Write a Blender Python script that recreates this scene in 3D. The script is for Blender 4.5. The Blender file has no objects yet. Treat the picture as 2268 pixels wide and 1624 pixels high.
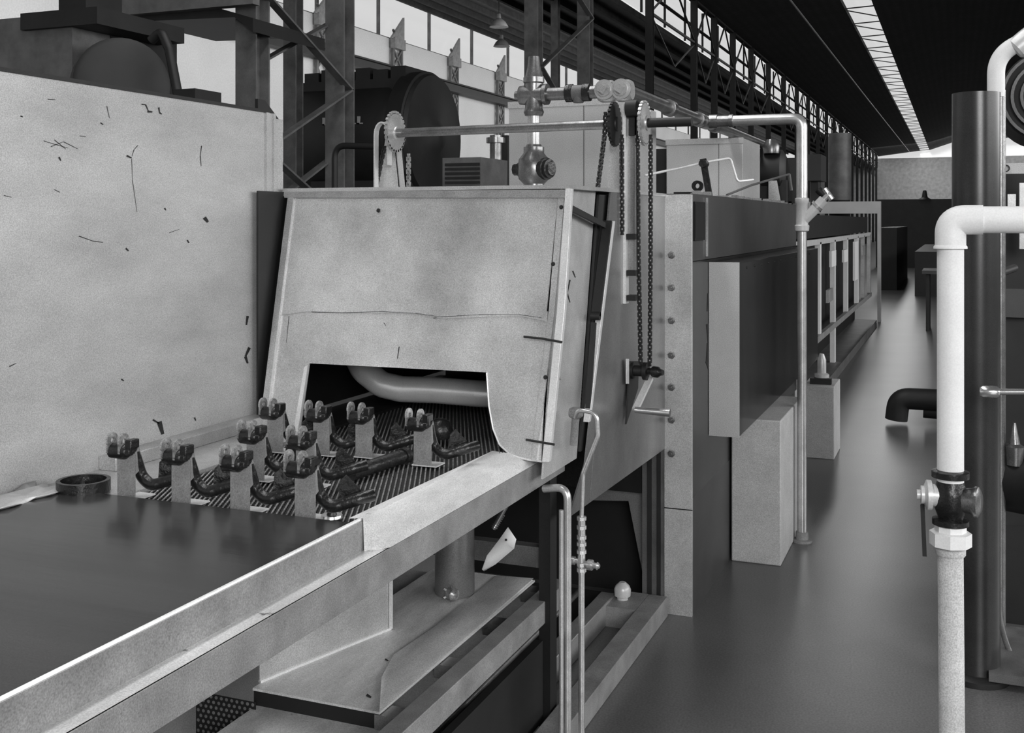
import bpy, math, random
from math import pi, sin, cos, radians
from mathutils import Vector, Matrix
random.seed(7)
scn = bpy.context.scene
COL = scn.collection
# ---------------------------------------------------------------- camera data
F = 2439.0; CX = 1134.0; HY = 490.0; H = 1.6
SA, CA = sin(radians(22.0)), cos(radians(22.0))
V = Vector
def ray(px, py):
    r = (px - CX) / F; v = (HY - py) / F
    return (-SA + r * CA, CA + r * SA, v)
def P(px, py, X=None, Y=None, Z=None):
    a, b, c = ray(px, py)
    if X is not None: t = X / a
    elif Y is not None: t = Y / b
    else: t = (Z - H) / c
    return V((t * a, t * b, H + t * c))
def PX(px, Y): return P(px, HY, Y=Y).x
def PZ(px, py, Y): return P(px, py, Y=Y).z
def YX(px, X): return P(px, HY, X=X).y
DK, DZ0, DY0 = 0.225, 0.89, 3.03            # leaning plane of the hood door
def PD(px, py, off=0.0):
    a, b, c = ray(px, py)
    t = (DY0 - off + (H - DZ0) * DK) / (b - DK * c)
    return V((t * a, t * b, H + t * c))
# ---------------------------------------------------------------- materials
MATS = {}
def mat(name, base, rough=0.5, metal=0.0, var=0.15, scale=6.0, grain=0.12, gscale=330.0,
        stretch=(1, 1, 1), bump=0.0, bscale=40.0, spots=0.0, spot_col=0.06, spot_scale=9.0, spec=0.5, wave=None, coord='Object'):
    m = bpy.data.materials.new(name); m.use_nodes = True
    nt = m.node_tree; N = nt.nodes; L = nt.links
    b = N['Principled BSDF']
    b.inputs['Roughness'].default_value = rough
    b.inputs['Metallic'].default_value = metal
    b.inputs['Specular IOR Level'].default_value = spec
    tc = N.new('ShaderNodeTexCoord'); mp = N.new('ShaderNodeMapping')
    mp.inputs['Scale'].default_value = stretch
    L.new(tc.outputs[coord], mp.inputs['Vector'])
    n1 = N.new('ShaderNodeTexNoise'); n1.inputs['Scale'].default_value = scale
    n1.inputs['Detail'].default_value = 6; n1.inputs['Roughness'].default_value = 0.6
    L.new(mp.outputs[0], n1.inputs['Vector'])
    mr = N.new('ShaderNodeMapRange'); mr.inputs['From Min'].default_value = 0.28; mr.inputs['From Max'].default_value = 0.72
    mr.inputs['To Min'].default_value = base * (1 - var); mr.inputs['To Max'].default_value = base * (1 + var)
    L.new(n1.outputs['Fac'], mr.inputs['Value'])
    cur = mr.outputs[0]
    if grain:
        grain *= 1.7
        n2 = N.new('ShaderNodeTexNoise'); n2.inputs['Scale'].default_value = gscale; n2.inputs['Detail'].default_value = 2
        L.new(tc.outputs[coord], n2.inputs['Vector'])
        m2 = N.new('ShaderNodeMapRange'); m2.inputs['From Min'].default_value = 0.3; m2.inputs['From Max'].default_value = 0.7
        m2.inputs['To Min'].default_value = 1 - grain; m2.inputs['To Max'].default_value = 1 + grain
        L.new(n2.outputs['Fac'], m2.inputs['Value'])
        mu = N.new('ShaderNodeMath'); mu.operation = 'MULTIPLY'
        L.new(cur, mu.inputs[0]); L.new(m2.outputs[0], mu.inputs[1]); cur = mu.outputs[0]
    if wave:
        w = N.new('ShaderNodeTexWave'); w.inputs['Scale'].default_value = wave[0]; w.bands_direction = wave[1]
        w.inputs['Distortion'].default_value = wave[2]
        L.new(tc.outputs[coord], w.inputs['Vector'])
        m3 = N.new('ShaderNodeMapRange'); m3.inputs['To Min'].default_value = wave[3]; m3.inputs['To Max'].default_value = 1.0
        L.new(w.outputs['Fac'], m3.inputs['Value'])
        mu = N.new('ShaderNodeMath'); mu.operation = 'MULTIPLY'
        L.new(cur, mu.inputs[0]); L.new(m3.outputs[0], mu.inputs[1]); cur = mu.outputs[0]
    if spots:
        n3 = N.new('ShaderNodeTexNoise'); n3.inputs['Scale'].default_value = spot_scale; n3.inputs['Detail'].default_value = 8
        n3.inputs['Roughness'].default_value = 0.7
        L.new(tc.outputs[coord], n3.inputs['Vector'])
        m4 = N.new('ShaderNodeMapRange'); m4.inputs['From Min'].default_value = spots; m4.inputs['From Max'].default_value = spots + 0.05
        L.new(n3.outputs['Fac'], m4.inputs['Value'])
        mx = N.new('ShaderNodeMix'); mx.data_type = 'FLOAT'
        L.new(m4.outputs[0], mx.inputs[0]); L.new(cur, mx.inputs[2]); mx.inputs[3].default_value = spot_col
        cur = mx.outputs[0]
    cr = N.new('ShaderNodeCombineColor')
    for k in range(3): L.new(cur, cr.inputs[k])
    L.new(cr.outputs[0], b.inputs['Base Color'])
    if bump:
        n4 = N.new('ShaderNodeTexNoise'); n4.inputs['Scale'].default_value = bscale; n4.inputs['Detail'].default_value = 5
        L.new(mp.outputs[0], n4.inputs['Vector'])
        bp = N.new('ShaderNodeBump'); bp.inputs['Strength'].default_value = bump; bp.inputs['Distance'].default_value = 0.01
        L.new(n4.outputs['Fac'], bp.inputs['Height']); L.new(bp.outputs[0], b.inputs['Normal'])
    MATS[name] = m
    return m
mat('panel_paint', 0.45, 0.5, 0.1, 0.2, 2.2, 0.14, spots=0.735, spot_col=0.1, spot_scale=14, stretch=(1, 1, 2.5), bump=0.08, bscale=3)
mat('door_sheet', 0.60, 0.40, 0.5, 0.34, 3.2, 0.14, spots=0.72, spot_col=0.12, spot_scale=10, bump=0.15, bscale=5)
mat('galvanised', 0.52, 0.36, 0.6, 0.22, 8, 0.14, bump=0.1, bscale=8)
mat('bright_edge', 0.78, 0.35, 0.3, 0.1, 10, 0.08)
mat('cover_metal', 0.76, 0.4, 0.3, 0.3, 9, 0.12, stretch=(1, .3, 1), spots=0.635, spot_col=0.15, spot_scale=12, bump=0.15, bscale=12)
mat('rail_metal', 0.27, 0.55, 0.15, 0.28, 10, 0.15, spots=0.665, spot_col=0.09, spot_scale=18, bump=0.1, bscale=20)
mat('hood_side', 0.26, 0.36, 0.65, 0.35, 2.5, 0.12, stretch=(1, 1, .6), bump=0.08, bscale=4)
mat('casing_dark', 0.035, 0.27, 0.6, 0.6, 1.6, 0.12, stretch=(1, 3, .5), bump=0.05, bscale=4, spots=0.74, spot_col=0.02)
mat('casing_grey', 0.055, 0.5, 0.1, 0.25, 3, 0.12)
mat('apron_sheet', 0.07, 0.2, 0.6, 0.35, 4, 0.2, stretch=(.15, 1.5, 1), bump=0.05, bscale=14)
mat('belt_wire', 0.5, 0.28, 0.7, 0.5, 60, 0.3, gscale=300)
mat('belt_bed', 0.012, 0.8, 0, 0.3, 40, 0.3)
mat('cast_dark', 0.016, 0.3, 0.2, 0.5, 30, 0.2, bump=0.3, bscale=60)
mat('cast_bright', 0.34, 0.3, 0.5, 0.7, 40, 0.2, bump=0.2, bscale=60)
mat('steel_dark', 0.011, 0.55, 0.05, 0.4, 4, 0.15)
mat('steel_mid', 0.12, 0.5, 0.1, 0.4, 5, 0.15)
mat('pipe_metal', 0.22, 0.3, 0.75, 0.3, 12, 0.15, bump=0.1, bscale=30)
mat('pipe_bright', 0.62, 0.35, 0.15, 0.15, 12, 0.05)
mat('pipe_white', 0.85, 0.5, 0, 0.06, 10, 0.03)
mat('pipe_worn', 0.60, 0.6, 0, 0.2, 12, 0.15, spots=0.66, spot_col=0.12, spot_scale=28, bump=0.2, bscale=40)
mat('bright_polish', 0.8, 0.22, 0.9, 0.1, 5, 0.05)
mat('concrete', 0.50, 0.85, 0, 0.12, 7, 0.15, bump=0.15, bscale=60)
mat('floor_mat', 0.12, 0.3, 0, 0.22, 0.9, 0.16, gscale=140, spots=0.74, spot_col=0.05, spot_scale=3, bump=0.04, bscale=6, coord='Object')
mat('roof_dark', 0.02, 0.8, 0, 0.4, 1.0, 0.25, gscale=14, wave=(1.3, 'X', 1, 0.6))
mat('roof_low', 0.016, 0.8, 0, 0.4, 1.2, 0.3, gscale=8)
mat('wall_light', 0.7, 0.85, 0, 0.1, 0.4, 0.04, gscale=30)
mat('wall_end', 0.5, 0.85, 0, 0.05, 0.2, 0.1, gscale=4)
mat('duct_light', 0.52, 0.5, 0.15, 0.12, 3, 0.14)
mat('mark_black', 0.015, 0.7, 0, 0.3, 40, 0)
mat('letter_grey', 0.35, 0.6, 0, 0.1, 40, 0)
mat('timber', 0.55, 0.45, 0.1, 0.45, 9, 0.15, stretch=(1, .2, 1), spots=0.72, spot_col=0.08, spot_scale=9)
mat('perforated', 0.2, 0.5, 0.3, 0.2, 20, 0.1)
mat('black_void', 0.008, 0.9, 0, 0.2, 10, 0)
mat('pipe_steel', 0.62, 0.3, 0.75, 0.2, 14, 0.08, bump=0.05, bscale=30)
mat('duct_shine', 0.92, 0.3, 0.55, 0.08, 6, 0.04)
mat('flue_black', 0.05, 0.28, 0.5, 0.3, 4, 0.1)
mat('timber_lit', 0.8, 0.5, 0.0, 0.35, 9, 0.15, stretch=(1, .25, 1), spots=0.70, spot_col=0.12, spot_scale=11)  # pale board, tone raised to make up for the rail's shade
def glass():
    m = bpy.data.materials.new('window_glass'); m.use_nodes = True
    nt = m.node_tree; nt.nodes.clear()
    o = nt.nodes.new('ShaderNodeOutputMaterial'); t = nt.nodes.new('ShaderNodeBsdfTransparent')
    t.inputs[0].default_value = (.97, .97, .97, 1)
    g = nt.nodes.new('ShaderNodeBsdfGlossy'); g.inputs['Roughness'].default_value = 0.1
    mx = nt.nodes.new('ShaderNodeMixShader')
    n = nt.nodes.new('ShaderNodeTexNoise'); n.inputs['Scale'].default_value = 3
    mr = nt.nodes.new('ShaderNodeMapRange'); mr.inputs['To Min'].default_value = 0.02; mr.inputs['To Max'].default_value = 0.12
    nt.links.new(n.outputs['Fac'], mr.inputs['Value']); nt.links.new(mr.outputs[0], mx.inputs[0])
    nt.links.new(t.outputs[0], mx.inputs[1]); nt.links.new(g.outputs[0], mx.inputs[2]); nt.links.new(mx.outputs[0], o.inputs[0])
    MATS['glass'] = m
glass()
# ---------------------------------------------------------------- mesh builder
class MB:
    def __init__(s): s.v = []; s.f = []; s.mi = []; s.sm = []; s.cur = 0
    def add(s, vs, fs, smooth=False):
        o = len(s.v); s.v += [V(p) for p in vs]
        for f in fs: s.f.append([o + i for i in f]); s.mi.append(s.cur); s.sm.append(smooth)
        return s
    def box(s, x0, x1, y0, y1, z0, z1, rot=None, piv=None):
        vs = [V((x, y, z)) for x in (x0, x1) for y in (y0, y1) for z in (z0, z1)]
        if rot:
            R = Matrix.Rotation(rot[1], 3, rot[0]); c = V(piv) if piv else V(((x0 + x1) / 2, (y0 + y1) / 2, (z0 + z1) / 2))
            vs = [R @ (p - c) + c for p in vs]
        return s.add(vs, [(0, 1, 3, 2), (4, 6, 7, 5), (0, 4, 5, 1), (2, 3, 7, 6), (0, 2, 6, 4), (1, 5, 7, 3)])
    def prism(s, pts, ext):
        ext = V(ext); n = len(pts); a = [V(p) for p in pts]
        return s.add(a + [p + ext for p in a], [list(range(n))[::-1], list(range(n, 2 * n))] + [(i, (i + 1) % n, (i + 1) % n + n, i + n) for i in range(n)])
    def bar(s, a, b, w, h=None, up=(0, 0, 1)):
        a, b = V(a), V(b); h = h or w; d = (b - a).normalized(); u = V(up)
        if abs(d.dot(u)) > .98: u = V((1, 0, 0))
        sx = d.cross(u).normalized() * w / 2; uy = sx.cross(d).normalized() * h / 2
        vs = [p + i * sx + j * uy for p in (a, b) for i, j in ((-1, -1), (1, -1), (1, 1), (-1, 1))]
        return s.add(vs, [(0, 1, 2, 3), (7, 6, 5, 4), (0, 4, 5, 1), (1, 5, 6, 2), (2, 6, 7, 3), (3, 7, 4, 0)])
    def tube(s, path, r, n=14, cap=True, closed=False):
        path = [V(p) for p in path]; m = len(path); rs = r if isinstance(r, (list, tuple)) else [r] * m
        t0 = (path[1] - path[0]).normalized(); u = t0.orthogonal().normalized(); vs = []; prev = t0
        for i, p in enumerate(path):
            if closed: t = (path[(i + 1) % m] - path[i - 1]).normalized()
            elif i == 0: t = t0
            elif i == m - 1: t = (path[-1] - path[-2]).normalized()
            else: t = ((path[i + 1] - p).normalized() + (p - path[i - 1]).normalized()).normalized()
            q = prev.rotation_difference(t); u = (q @ u); u = (u - t * u.dot(t)).normalized(); w = t.cross(u); prev = t
            vs += [p + rs[i] * (cos(2 * pi * k / n) * u + sin(2 * pi * k / n) * w) for k in range(n)]
        fs = [(i * n + k, i * n + (k + 1) % n, (i + 1) * n + (k + 1) % n, (i + 1) * n + k) for i in range(m - 1) for k in range(n)]
        if closed: fs += [((m - 1) * n + k, (m - 1) * n + (k + 1) % n, (k + 1) % n, k) for k in range(n)]
        s.add(vs, fs, True)
        if cap and not closed: s.add([], []); o = len(s.v) - m * n; s.f.append([o + k for k in range(n)][::-1]); s.f.append([o + (m - 1) * n + k for k in range(n)]); s.mi += [s.cur] * 2; s.sm += [False] * 2
        return s
    def lathe(s, c, axis, prof, n=28):
        """prof: list of (distance along axis, radius)"""
        c = V(c); a = V(axis).normalized(); u = a.orthogonal().normalized(); w = a.cross(u)
        vs = [c + a * d + r * (cos(2 * pi * k / n) * u + sin(2 * pi * k / n) * w) for d, r in prof for k in range(n)]
        m = len(prof)
        s.add(vs, [(i * n + k, i * n + (k + 1) % n, (i + 1) * n + (k + 1) % n, (i + 1) * n + k) for i in range(m - 1) for k in range(n)], True)
        o = len(s.v) - m * n; s.f.append([o + k for k in range(n)][::-1]); s.f.append([o + (m - 1) * n + k for k in range(n)]); s.mi += [s.cur] * 2; s.sm += [False] * 2
        return s
    def ring(s, c, axis, ro, ri, h, n=28):
        c = V(c); a = V(axis).normalized(); u = a.orthogonal().normalized(); w = a.cross(u)
        prof = [(-h / 2, ri), (-h / 2, ro), (h / 2, ro), (h / 2, ri)]
        vs = [c + a * d + r * (cos(2 * pi * k / n) * u + sin(2 * pi * k / n) * w) for d, r in prof for k in range(n)]
        return s.add(vs, [(i * n + k, i * n + (k + 1) % n, ((i + 1) % 4) * n + (k + 1) % n, ((i + 1) % 4) * n + k) for i in range(4) for k in range(n)], True)
    def build(s, name, mats, parent=None, label=None, bevel=0, kind=None, autosmooth=True):
        org = ORG.get(parent.name, V((0, 0, 0))) if parent else V((0, 0, 0))
        me = bpy.data.meshes.new(name); me.from_pydata([tuple(p - org) for p in s.v], [], s.f)
        if not isinstance(mats, (list, tuple)): mats = [mats]
        for m in mats: me.materials.append(MATS[m])
        for i, p in enumerate(me.polygons): p.material_index = s.mi[i]; p.use_smooth = s.sm[i]
        import bmesh
        bm = bmesh.new(); bm.from_mesh(me); bmesh.ops.recalc_face_normals(bm, faces=bm.faces); bm.to_mesh(me); bm.free()
        for e in me.edges: pass
        try: me.set_sharp_from_angle(angle=radians(42))
        except Exception: pass
        o = bpy.data.objects.new(name, me); COL.objects.link(o)
        if parent: o.parent = parent; ORG[o.name] = org
        else: ORG[o.name] = V((0, 0, 0))
        if label: o['label'] = label
        if kind: o['kind'] = kind
        if bevel:
            b = o.modifiers.new('Bevel', 'BEVEL'); b.width = bevel; b.segments = 2; b.limit_method = 'ANGLE'; b.angle_limit = radians(50)
        return o
ORG = {}
def thing(name, loc, label, cat, group=None):
    o = bpy.data.objects.new(name, None); o.empty_display_size = .1; COL.objects.link(o); o.location = loc
    o['label'] = label; o['category'] = cat
    if group: o['group'] = group
    ORG[o.name] = V(loc); return o
def tag(o, label, cat, group=None):
    o['label'] = label; o['category'] = cat
    if group: o['group'] = group
    return o
def fillet(pts, r, n=8):
    pts = [V(p) for p in pts]; out = [pts[0]]
    for i in range(1, len(pts) - 1):
        a, b, c = pts[i - 1], pts[i], pts[i + 1]
        d1 = (a - b).normalized(); d2 = (c - b).normalized(); ang = d1.angle(d2)
        if ang > pi - .02: out.append(b); continue
        l = min(r / math.tan(ang / 2), (a - b).length * .48, (c - b).length * .48); p, q = b + d1 * l, b + d2 * l
        for k in range(n + 1):
            t = k / n; out.append((1 - t) ** 2 * p + 2 * t * (1 - t) * b + t * t * q)
    out.append(pts[-1]); return out
def dup(root, loc, label=None):
    r = root.copy(); COL.objects.link(r); r.location = loc; ORG[r.name] = V(loc)
    if label: r['label'] = label
    for ch in list(root.children):
        c = ch.copy(); COL.objects.link(c); c.parent = r
        for g in ch.children:
            d = g.copy(); COL.objects.link(d); d.parent = c
    return r
def chain(mb, path, link=.012, w=.011, th=.003):
    """roller chain along a path: alternating plates"""
    path = [V(p) for p in path]; pts = []
    acc = 0
    for a, b in zip(path[:-1], path[1:]):
        L = (b - a).length; d = acc
        while d < L: pts.append(a.lerp(b, d / L)); d += link
        acc = d - L
    for i in range(len(pts) - 1):
        a, b = pts[i], pts[i + 1]; e = (b - a) * .22; hw = w / 2 if i % 2 else w / 2 - th
        for sx in (-1, 1):
            o = V((sx * hw, 0, 0)); mb.bar(a - e + o, b + e + o, th, .012, up=(0, 1, 0.01))
    for p in pts: mb.bar(p - V((w * .55, 0, 0)), p + V((w * .55, 0, 0)), .006)
    return mb
def scuffs(mb, idx, items, plane, off):
    """thin scratches and dents flush on a sheet; plane(px,py) -> point"""
    mb.cur = idx
    for pts, wpx in items:
        for (x0, y0), (x1, y1) in zip(pts[:-1], pts[1:]):
            dx, dy = x1 - x0, y1 - y0; l = math.hypot(dx, dy) or 1; nx, ny = -dy / l * wpx * .36, dx / l * wpx * .36
            q = [plane(x0 + nx, y0 + ny), plane(x1 + nx * .6, y1 + ny * .6), plane(x1 - nx * .6, y1 - ny * .6), plane(x0 - nx, y0 - ny)]
            mb.add([p + V(off) for p in q], [(0, 1, 2, 3)])
    mb.cur = 0
# ================================================================= SETTING
fl = MB().box(-15, 12, -6, 97.5, -.1, 0).build('floor', 'floor_mat', kind='structure')
# low roof of the left bay, from the eave over the left wall down to the valley
r = MB().prism([(-14, -6, 7.6), (-6.2, -6, 5.87), (-6.2, -6, 6.0), (-14, -6, 7.75)], (0, 103, 0))
for i in range(9):
    x = -13.5 + i * .85; z = 7.6 - (x + 14) * .2218
    r.box(x - .04, x + .04, -2, 97, z - .14, z - .01)
r.build('ceiling_left_bay', 'roof_low', kind='structure')
r = MB().prism([(-6.1, -6, 7.02), (-2.85, -6, 7.42), (-2.85, -6, 7.55), (-6.1, -6, 7.15)], (0, 103, 0))
r.build('ceiling_middle', 'roof_dark', kind='structure')
r = MB().prism([(-2.1, -6, 7.45), (-.4, -6, 8.02), (5, -6, 8.4), (12, -6, 8.0), (12, -6, 8.2), (5, -6, 8.6), (-.4, -6, 8.15), (-2.1, -6, 7.6)], (0, 103, 0))
r.build('ceiling_right', 'roof_dark', kind='structure')
MB().box(-14.25, -14, -6, 97, 0, 6.47).build('wall_left', 'wall_light', kind='structure')
MB().box(12, 12.2, -6, 97, 0, 8.2).build('wall_right', 'wall_end', kind='structure')
MB().box(-14, 12, -6.2, -6, 0, 8.6).build('wall_rear', 'wall_end', kind='structure')  # unseen wall, added to cut sky light from behind the camera
w = MB().box(-14, 12, 97, 97.2, 0, 6.85)
w.build('wall_end', 'wall_end', kind='structure')
# glazing
MB().box(-14.1, -14.08, -6, 97, 6.47, 7.6).build('window_1', 'glass', kind='structure')
fr = MB()
for i in range(33): fr.box(-14.13, -14.05, -1.5 + 3 * i - .03, -1.5 + 3 * i + .03, 6.47, 7.6)
fr.box(-14.15, -14.03, -2, 97, 6.43, 6.5); fr.build('trim_1', 'steel_mid', kind='structure')
MB().box(-6.16, -6.15, -6, 97, 6.0, 7.02).build('window_2', 'glass', kind='structure')
fr = MB()
for i in range(50): fr.box(-6.18, -6.13, -1.5 + 2 * i - .015, -1.5 + 2 * i + .015, 6.0, 7.02)
fr.box(-6.2, -6.1, -2, 97, 6.49, 6.51); fr.build('trim_2', 'steel_dark', kind='structure')
MB().prism([(-2.85, -6, 7.50), (-2.1, -6, 7.53), (-2.1, -6, 7.54), (-2.85, -6, 7.51)], (0, 103, 0)).build('window_3', 'glass', kind='structure')
fr = MB()
for i in range(38):
    y = 4 + 2.5 * i
    fr.bar((-2.85, y, 7.44), (-2.1, y, 7.47), .03, .03); fr.bar((-2.85, y, 7.40), (-2.1, y + 1.4, 7.43), .025)
fr.build('trim_3', 'steel_dark', kind='structure')
MB().box(-14, 12, 97.05, 97.07, 6.85, 8.5).build('window_4', 'glass', kind='structure')
# ---------------------------------------------------------------- pilasters on the left wall
def pilaster(y):
    t = thing('wall_pilaster', (-13.6, y, 0), 'grey laced steel pilaster with a pointed top against the far left wall', 'column', 'laced pilasters along the left wall')
    m = MB()
    for dx in (0, ):
        m.box(-13.95, -13.87, y - .28, y - .20, 0, 6.47); m.box(-13.95, -13.87, y + .20, y + .28, 0, 6.47)
    m.build('post', 'steel_mid', t)
    l = MB(); z = .2; k = 0
    while z < 6.3:
        l.bar((-13.9, y - .24 + .48 * (k % 2), z), (-13.9, y + .24 - .48 * (k % 2), z + .5), .05); l.bar((-13.9, y + .24 - .48 * (k % 2), z), (-13.9, y - .24 + .48 * (k % 2), z + .5), .05)
        z += .5; k += 1
    l.build('lacing', 'steel_mid', t)
    c = MB().prism([(-13.9, y - .42, 6.45), (-13.9, y + .3, 6.45), (-13.9, y + .3, 7.1)], (.06, 0, 0)); c.box(-13.95, -13.8, y - .3, y + .3, 6.2, 6.48)
    c.build('gusset', 'rail_metal', t)
    return t
p0 = pilaster(15.4)
for y in (22.45, 26.2, 29.8, 33.4): dup(p0, (-13.6, y, 0))
m = MB(); m.box(-13.85, -13.6, -1, 90, 5.38, 5.43); m.box(-13.74, -13.70, -1, 90, 5.43, 5.62); m.box(-13.85, -13.6, -1, 90, 5.62, 5.66)
tag(m.build('crane_rail_beam', 'steel_dark'), 'long dark girder running along the left wall below the windows', 'beam')
# ---------------------------------------------------------------- columns
def hpost(m, x, y, z0, z1, w=.2, d=.2, t=.02):
    m.box(x - w / 2, x + w / 2, y - d / 2, y - d / 2 + t, z0, z1); m.box(x - w / 2, x + w / 2, y + d / 2 - t, y + d / 2, z0, z1)
    m.box(x - t / 2, x + t / 2, y - d / 2 + t, y + d / 2 - t, z0, z1)
def lattice(x, y0, y1, w, label, ztop=5.85, ph=0.0, step=1.55, bw=.09, back=False):
    t = thing('lattice_column', (x, (y0 + y1) / 2, 0), label, 'column')
    for y in (y0, y1):
        m = MB(); hpost(m, x, y, 0, ztop, w, w); m.build('post', 'steel_mid', t)
    z = .35 + ph; k = 0
    while z < ztop - .2:
        m = MB(); a, b = (y0, y1) if k % 2 == 0 else (y1, y0)
        m.bar((x + w / 2 + .01, a, z), (x + w / 2 + .01, b, min(z + step, ztop)), .02, bw, up=(1, 0, 0)); m.build('brace', 'steel_mid', t)
        if back and k % 2: m = MB(); m.bar((x - w / 2 - .01, b, z), (x - w / 2 - .01, a, min(z + step, ztop)), .02, bw, up=(1, 0, 0)); m.build('brace', 'steel_mid', t)
        z += step; k += 1
    return t
lattice(-5.95, 8.42, 9.95, .22, 'thick steel lattice column in front of the dark drum, nearest of the columns', ph=.48, step=.71, back=True)
lattice(-5.95, 15.6, 18.1, .22, 'steel lattice column rising behind the pipe tee and cross pipe', ph=1.26, step=1.16)
def spost(name, x, y, w, label, group=None, ztop=6.0):
    m = MB(); hpost(m, x, y, 0, ztop, w, w, .015); m.box(x - w * .8, x + w * .8, y - w * .8, y + w * .8, 0, .03)
    return tag(m.build(name, 'steel_mid'), label, 'column', group)
spost('steel_column', -6.9, 10.53, .16, 'slim dark steel column between the two posts of the near lattice column', ztop=6.1)
spost('steel_column', -7.5, 20.9, .15, 'slim grey steel column above the cross pipe, between two lattice posts', ztop=6.1)
spost('steel_column', -6.9, 6.9, .16, 'slim dark steel column behind the handle of the left machine', ztop=6.0) if False else None
ys = [22.4, 26.6, 29.0, 31.6, 34.6] + [38 + 3.6 * i for i in range(16)]
for i, y in enumerate(ys):
    m = MB(); hpost(m, -5.95, y, 0, 7.0, .15, .15, .015)
    tag(m.build('aisle_column', 'steel_dark'), 'thin dark steel column in the long receding row beside the aisle', 'column', 'receding row of aisle columns')
for a, b in zip(ys[:-1], ys[1:]):
    m = MB(); x = -5.93
    a += .08; b -= .08; m.bar((x, a, 5.95), (x, b, 5.95), .05); m.bar((x, a, 7.0), (x, b, 7.0), .05)
    h = (a + b) / 2
    m.bar((x, a, 6.0), (x, h, 6.95), .035); m.bar((x, h, 6.95), (x, b, 6.0), .035)
    m.bar((x, a, 5.9), (x, h, 5.1), .03); m.bar((x, h, 5.1), (x, b, 5.9), .03)
    tag(m.build('wind_brace', 'steel_dark'), 'dark lattice bracing between neighbouring columns of the aisle row', 'brace', 'bracing of the aisle columns')
# long cable under the middle roof
tag(MB().tube([(-3.9, 8, 7.05), (-3.6, 50, 6.9), (-3.4, 90, 6.95)], .025, 6).build('ceiling_cable', 'steel_mid'), 'thin pale cable stretched along under the dark middle roof', 'cable')
# hanging lamps of the left bay
def lamp(x, y, z):
    t = thing('pendant_lamp', (x, y, z), 'small pendant lamp with bell shade hanging under the low left roof', 'lamp', 'pendant lamps of the left bay')
    MB().lathe((x, y, z), (0, 0, 1), [(0, .22), (.12, .15), (.2, .05), (.3, .04)], 16).build('lamp_shade', 'steel_mid', t)
    MB().tube([(x, y, z + .28), (x, y, 7.55 - (x + 14) * .2218)], .012, 6).build('cord', 'steel_dark', t)
    return t
l0 = lamp(-11, 26.5, 6.15)
q = P(1105, 60, Y=23); lq = dup(l0, q)
# ---------------------------------------------------------------- ductwork and machines at the back left
def fbox(m, x0, x1, y0, y1, Y, depth):
    """box whose front face lies in the plane Y"""
    a, b = P(x0, y0, Y=Y), P(x1, y1, Y=Y); m.box(a.x, b.x, Y, Y + depth, min(a.z, b.z), max(a.z, b.z)); return m
t = thing('drum_machine', (-6.9, 12, 0), 'large dark drum machine behind the hood, with round end plate and toothed top', 'machine')
c = V((-5.72, 12.0, 2.62))
DB = MB().lathe(c + V((-2.0, 0, 0)), (1, 0, 0), [(0, .35), (.12, .60), (.25, .70), (1.45, .70), (1.55, .66)], 48).build('drum_body', 'steel_dark', t)
MB().lathe(c + V((-.42, 0, 0)), (1, 0, 0), [(0, .66), (.02, .79), (.22, .79), (.24, .75)], 48).build('drum_rim', 'steel_dark', t)
MB().lathe(c + V((-.18, 0, 0)), (1, 0, 0), [(0, .76), (.05, .74), (.09, .2), (.14, .12)], 48).build('end_plate', 'steel_dark', t)
m = MB()
for i in range(6): m.box(c.x - 1.75 + .24 * i, c.x - 1.55 + .24 * i, c.y - .35, c.y + .4, c.z + .60, c.z + .80 + .03 * (i % 2))
m.box(c.x - 1.85, c.x - .4, c.y - .4, c.y + .45, c.z + .55, c.z + .68)
m.build('top_casing', 'steel_dark', t)
m = MB(); m.box(c.x - 1.6, c.x - .2, c.y - .45, c.y + .5, 0, 2.1); m.box(c.x - 1.8, c.x, c.y - .6, c.y + .6, 0, .25); m.build('plinth', 'steel_dark', t)
m = MB()                                               # worn painted lettering strip, illegible in the photograph
for i, h in enumerate((.09, .05, .09, .09, .06, .09)):
    m.box(c.x - 1.28 + i * .095, c.x - 1.25 + i * .095, c.y - .70, c.y - .672, c.z + .12, c.z + .12 + h)
    m.box(c.x - 1.28 + i * .095, c.x - 1.21 + i * .095, c.y - .70, c.y - .672, c.z + .12, c.z + .135)
m.build('worn_lettering', 'letter_grey', DB)
m = MB().tube(fillet([(P(741, 430, Y=9.0).x, 9.0, 0), P(741, 322, Y=9.0), P(830, 325, Y=9.0)], .12), .03, 10)
tag(m.build('bent_pipe', 'steel_dark'), 'black bent pipe standing in front of the drum machine', 'pipe')
t = thing('control_box', P(1010, 425, Y=7.2), 'dark ribbed box behind the hood top, under the shaft', 'box')
m = MB(); fbox(m, 980, 1065, 350, 560, 7.2, .5); m.build('body', 'steel_mid', t)
m = MB()
for i in range(7): fbox(m, 985, 1062, 362 + i * 10, 366 + i * 10, 7.19, .02)
m.build('rib', 'steel_dark', t)
m = MB().tube([(PX(1098, 7.6), 7.6, 0), P(1098, 300, Y=7.6)], .045, 14); m.lathe(P(1098, 305, Y=7.6), (0, 0, -1), [(0, .07), (.04, .07)], 16)
tag(m.build('vertical_pipe', 'pipe_metal'), 'short grey vertical pipe with a flange just left of the pale flue box', 'pipe')
m = MB(); fbox(m, 1068, 1124, 385, 396, 7.75, .05); fbox(m, 1104, 1124, 300, 600, 7.9, .1)
tag(m.build('dark_support_frame', 'steel_dark'), 'black frame standing between the ribbed box and the flue box', 'frame')
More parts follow.
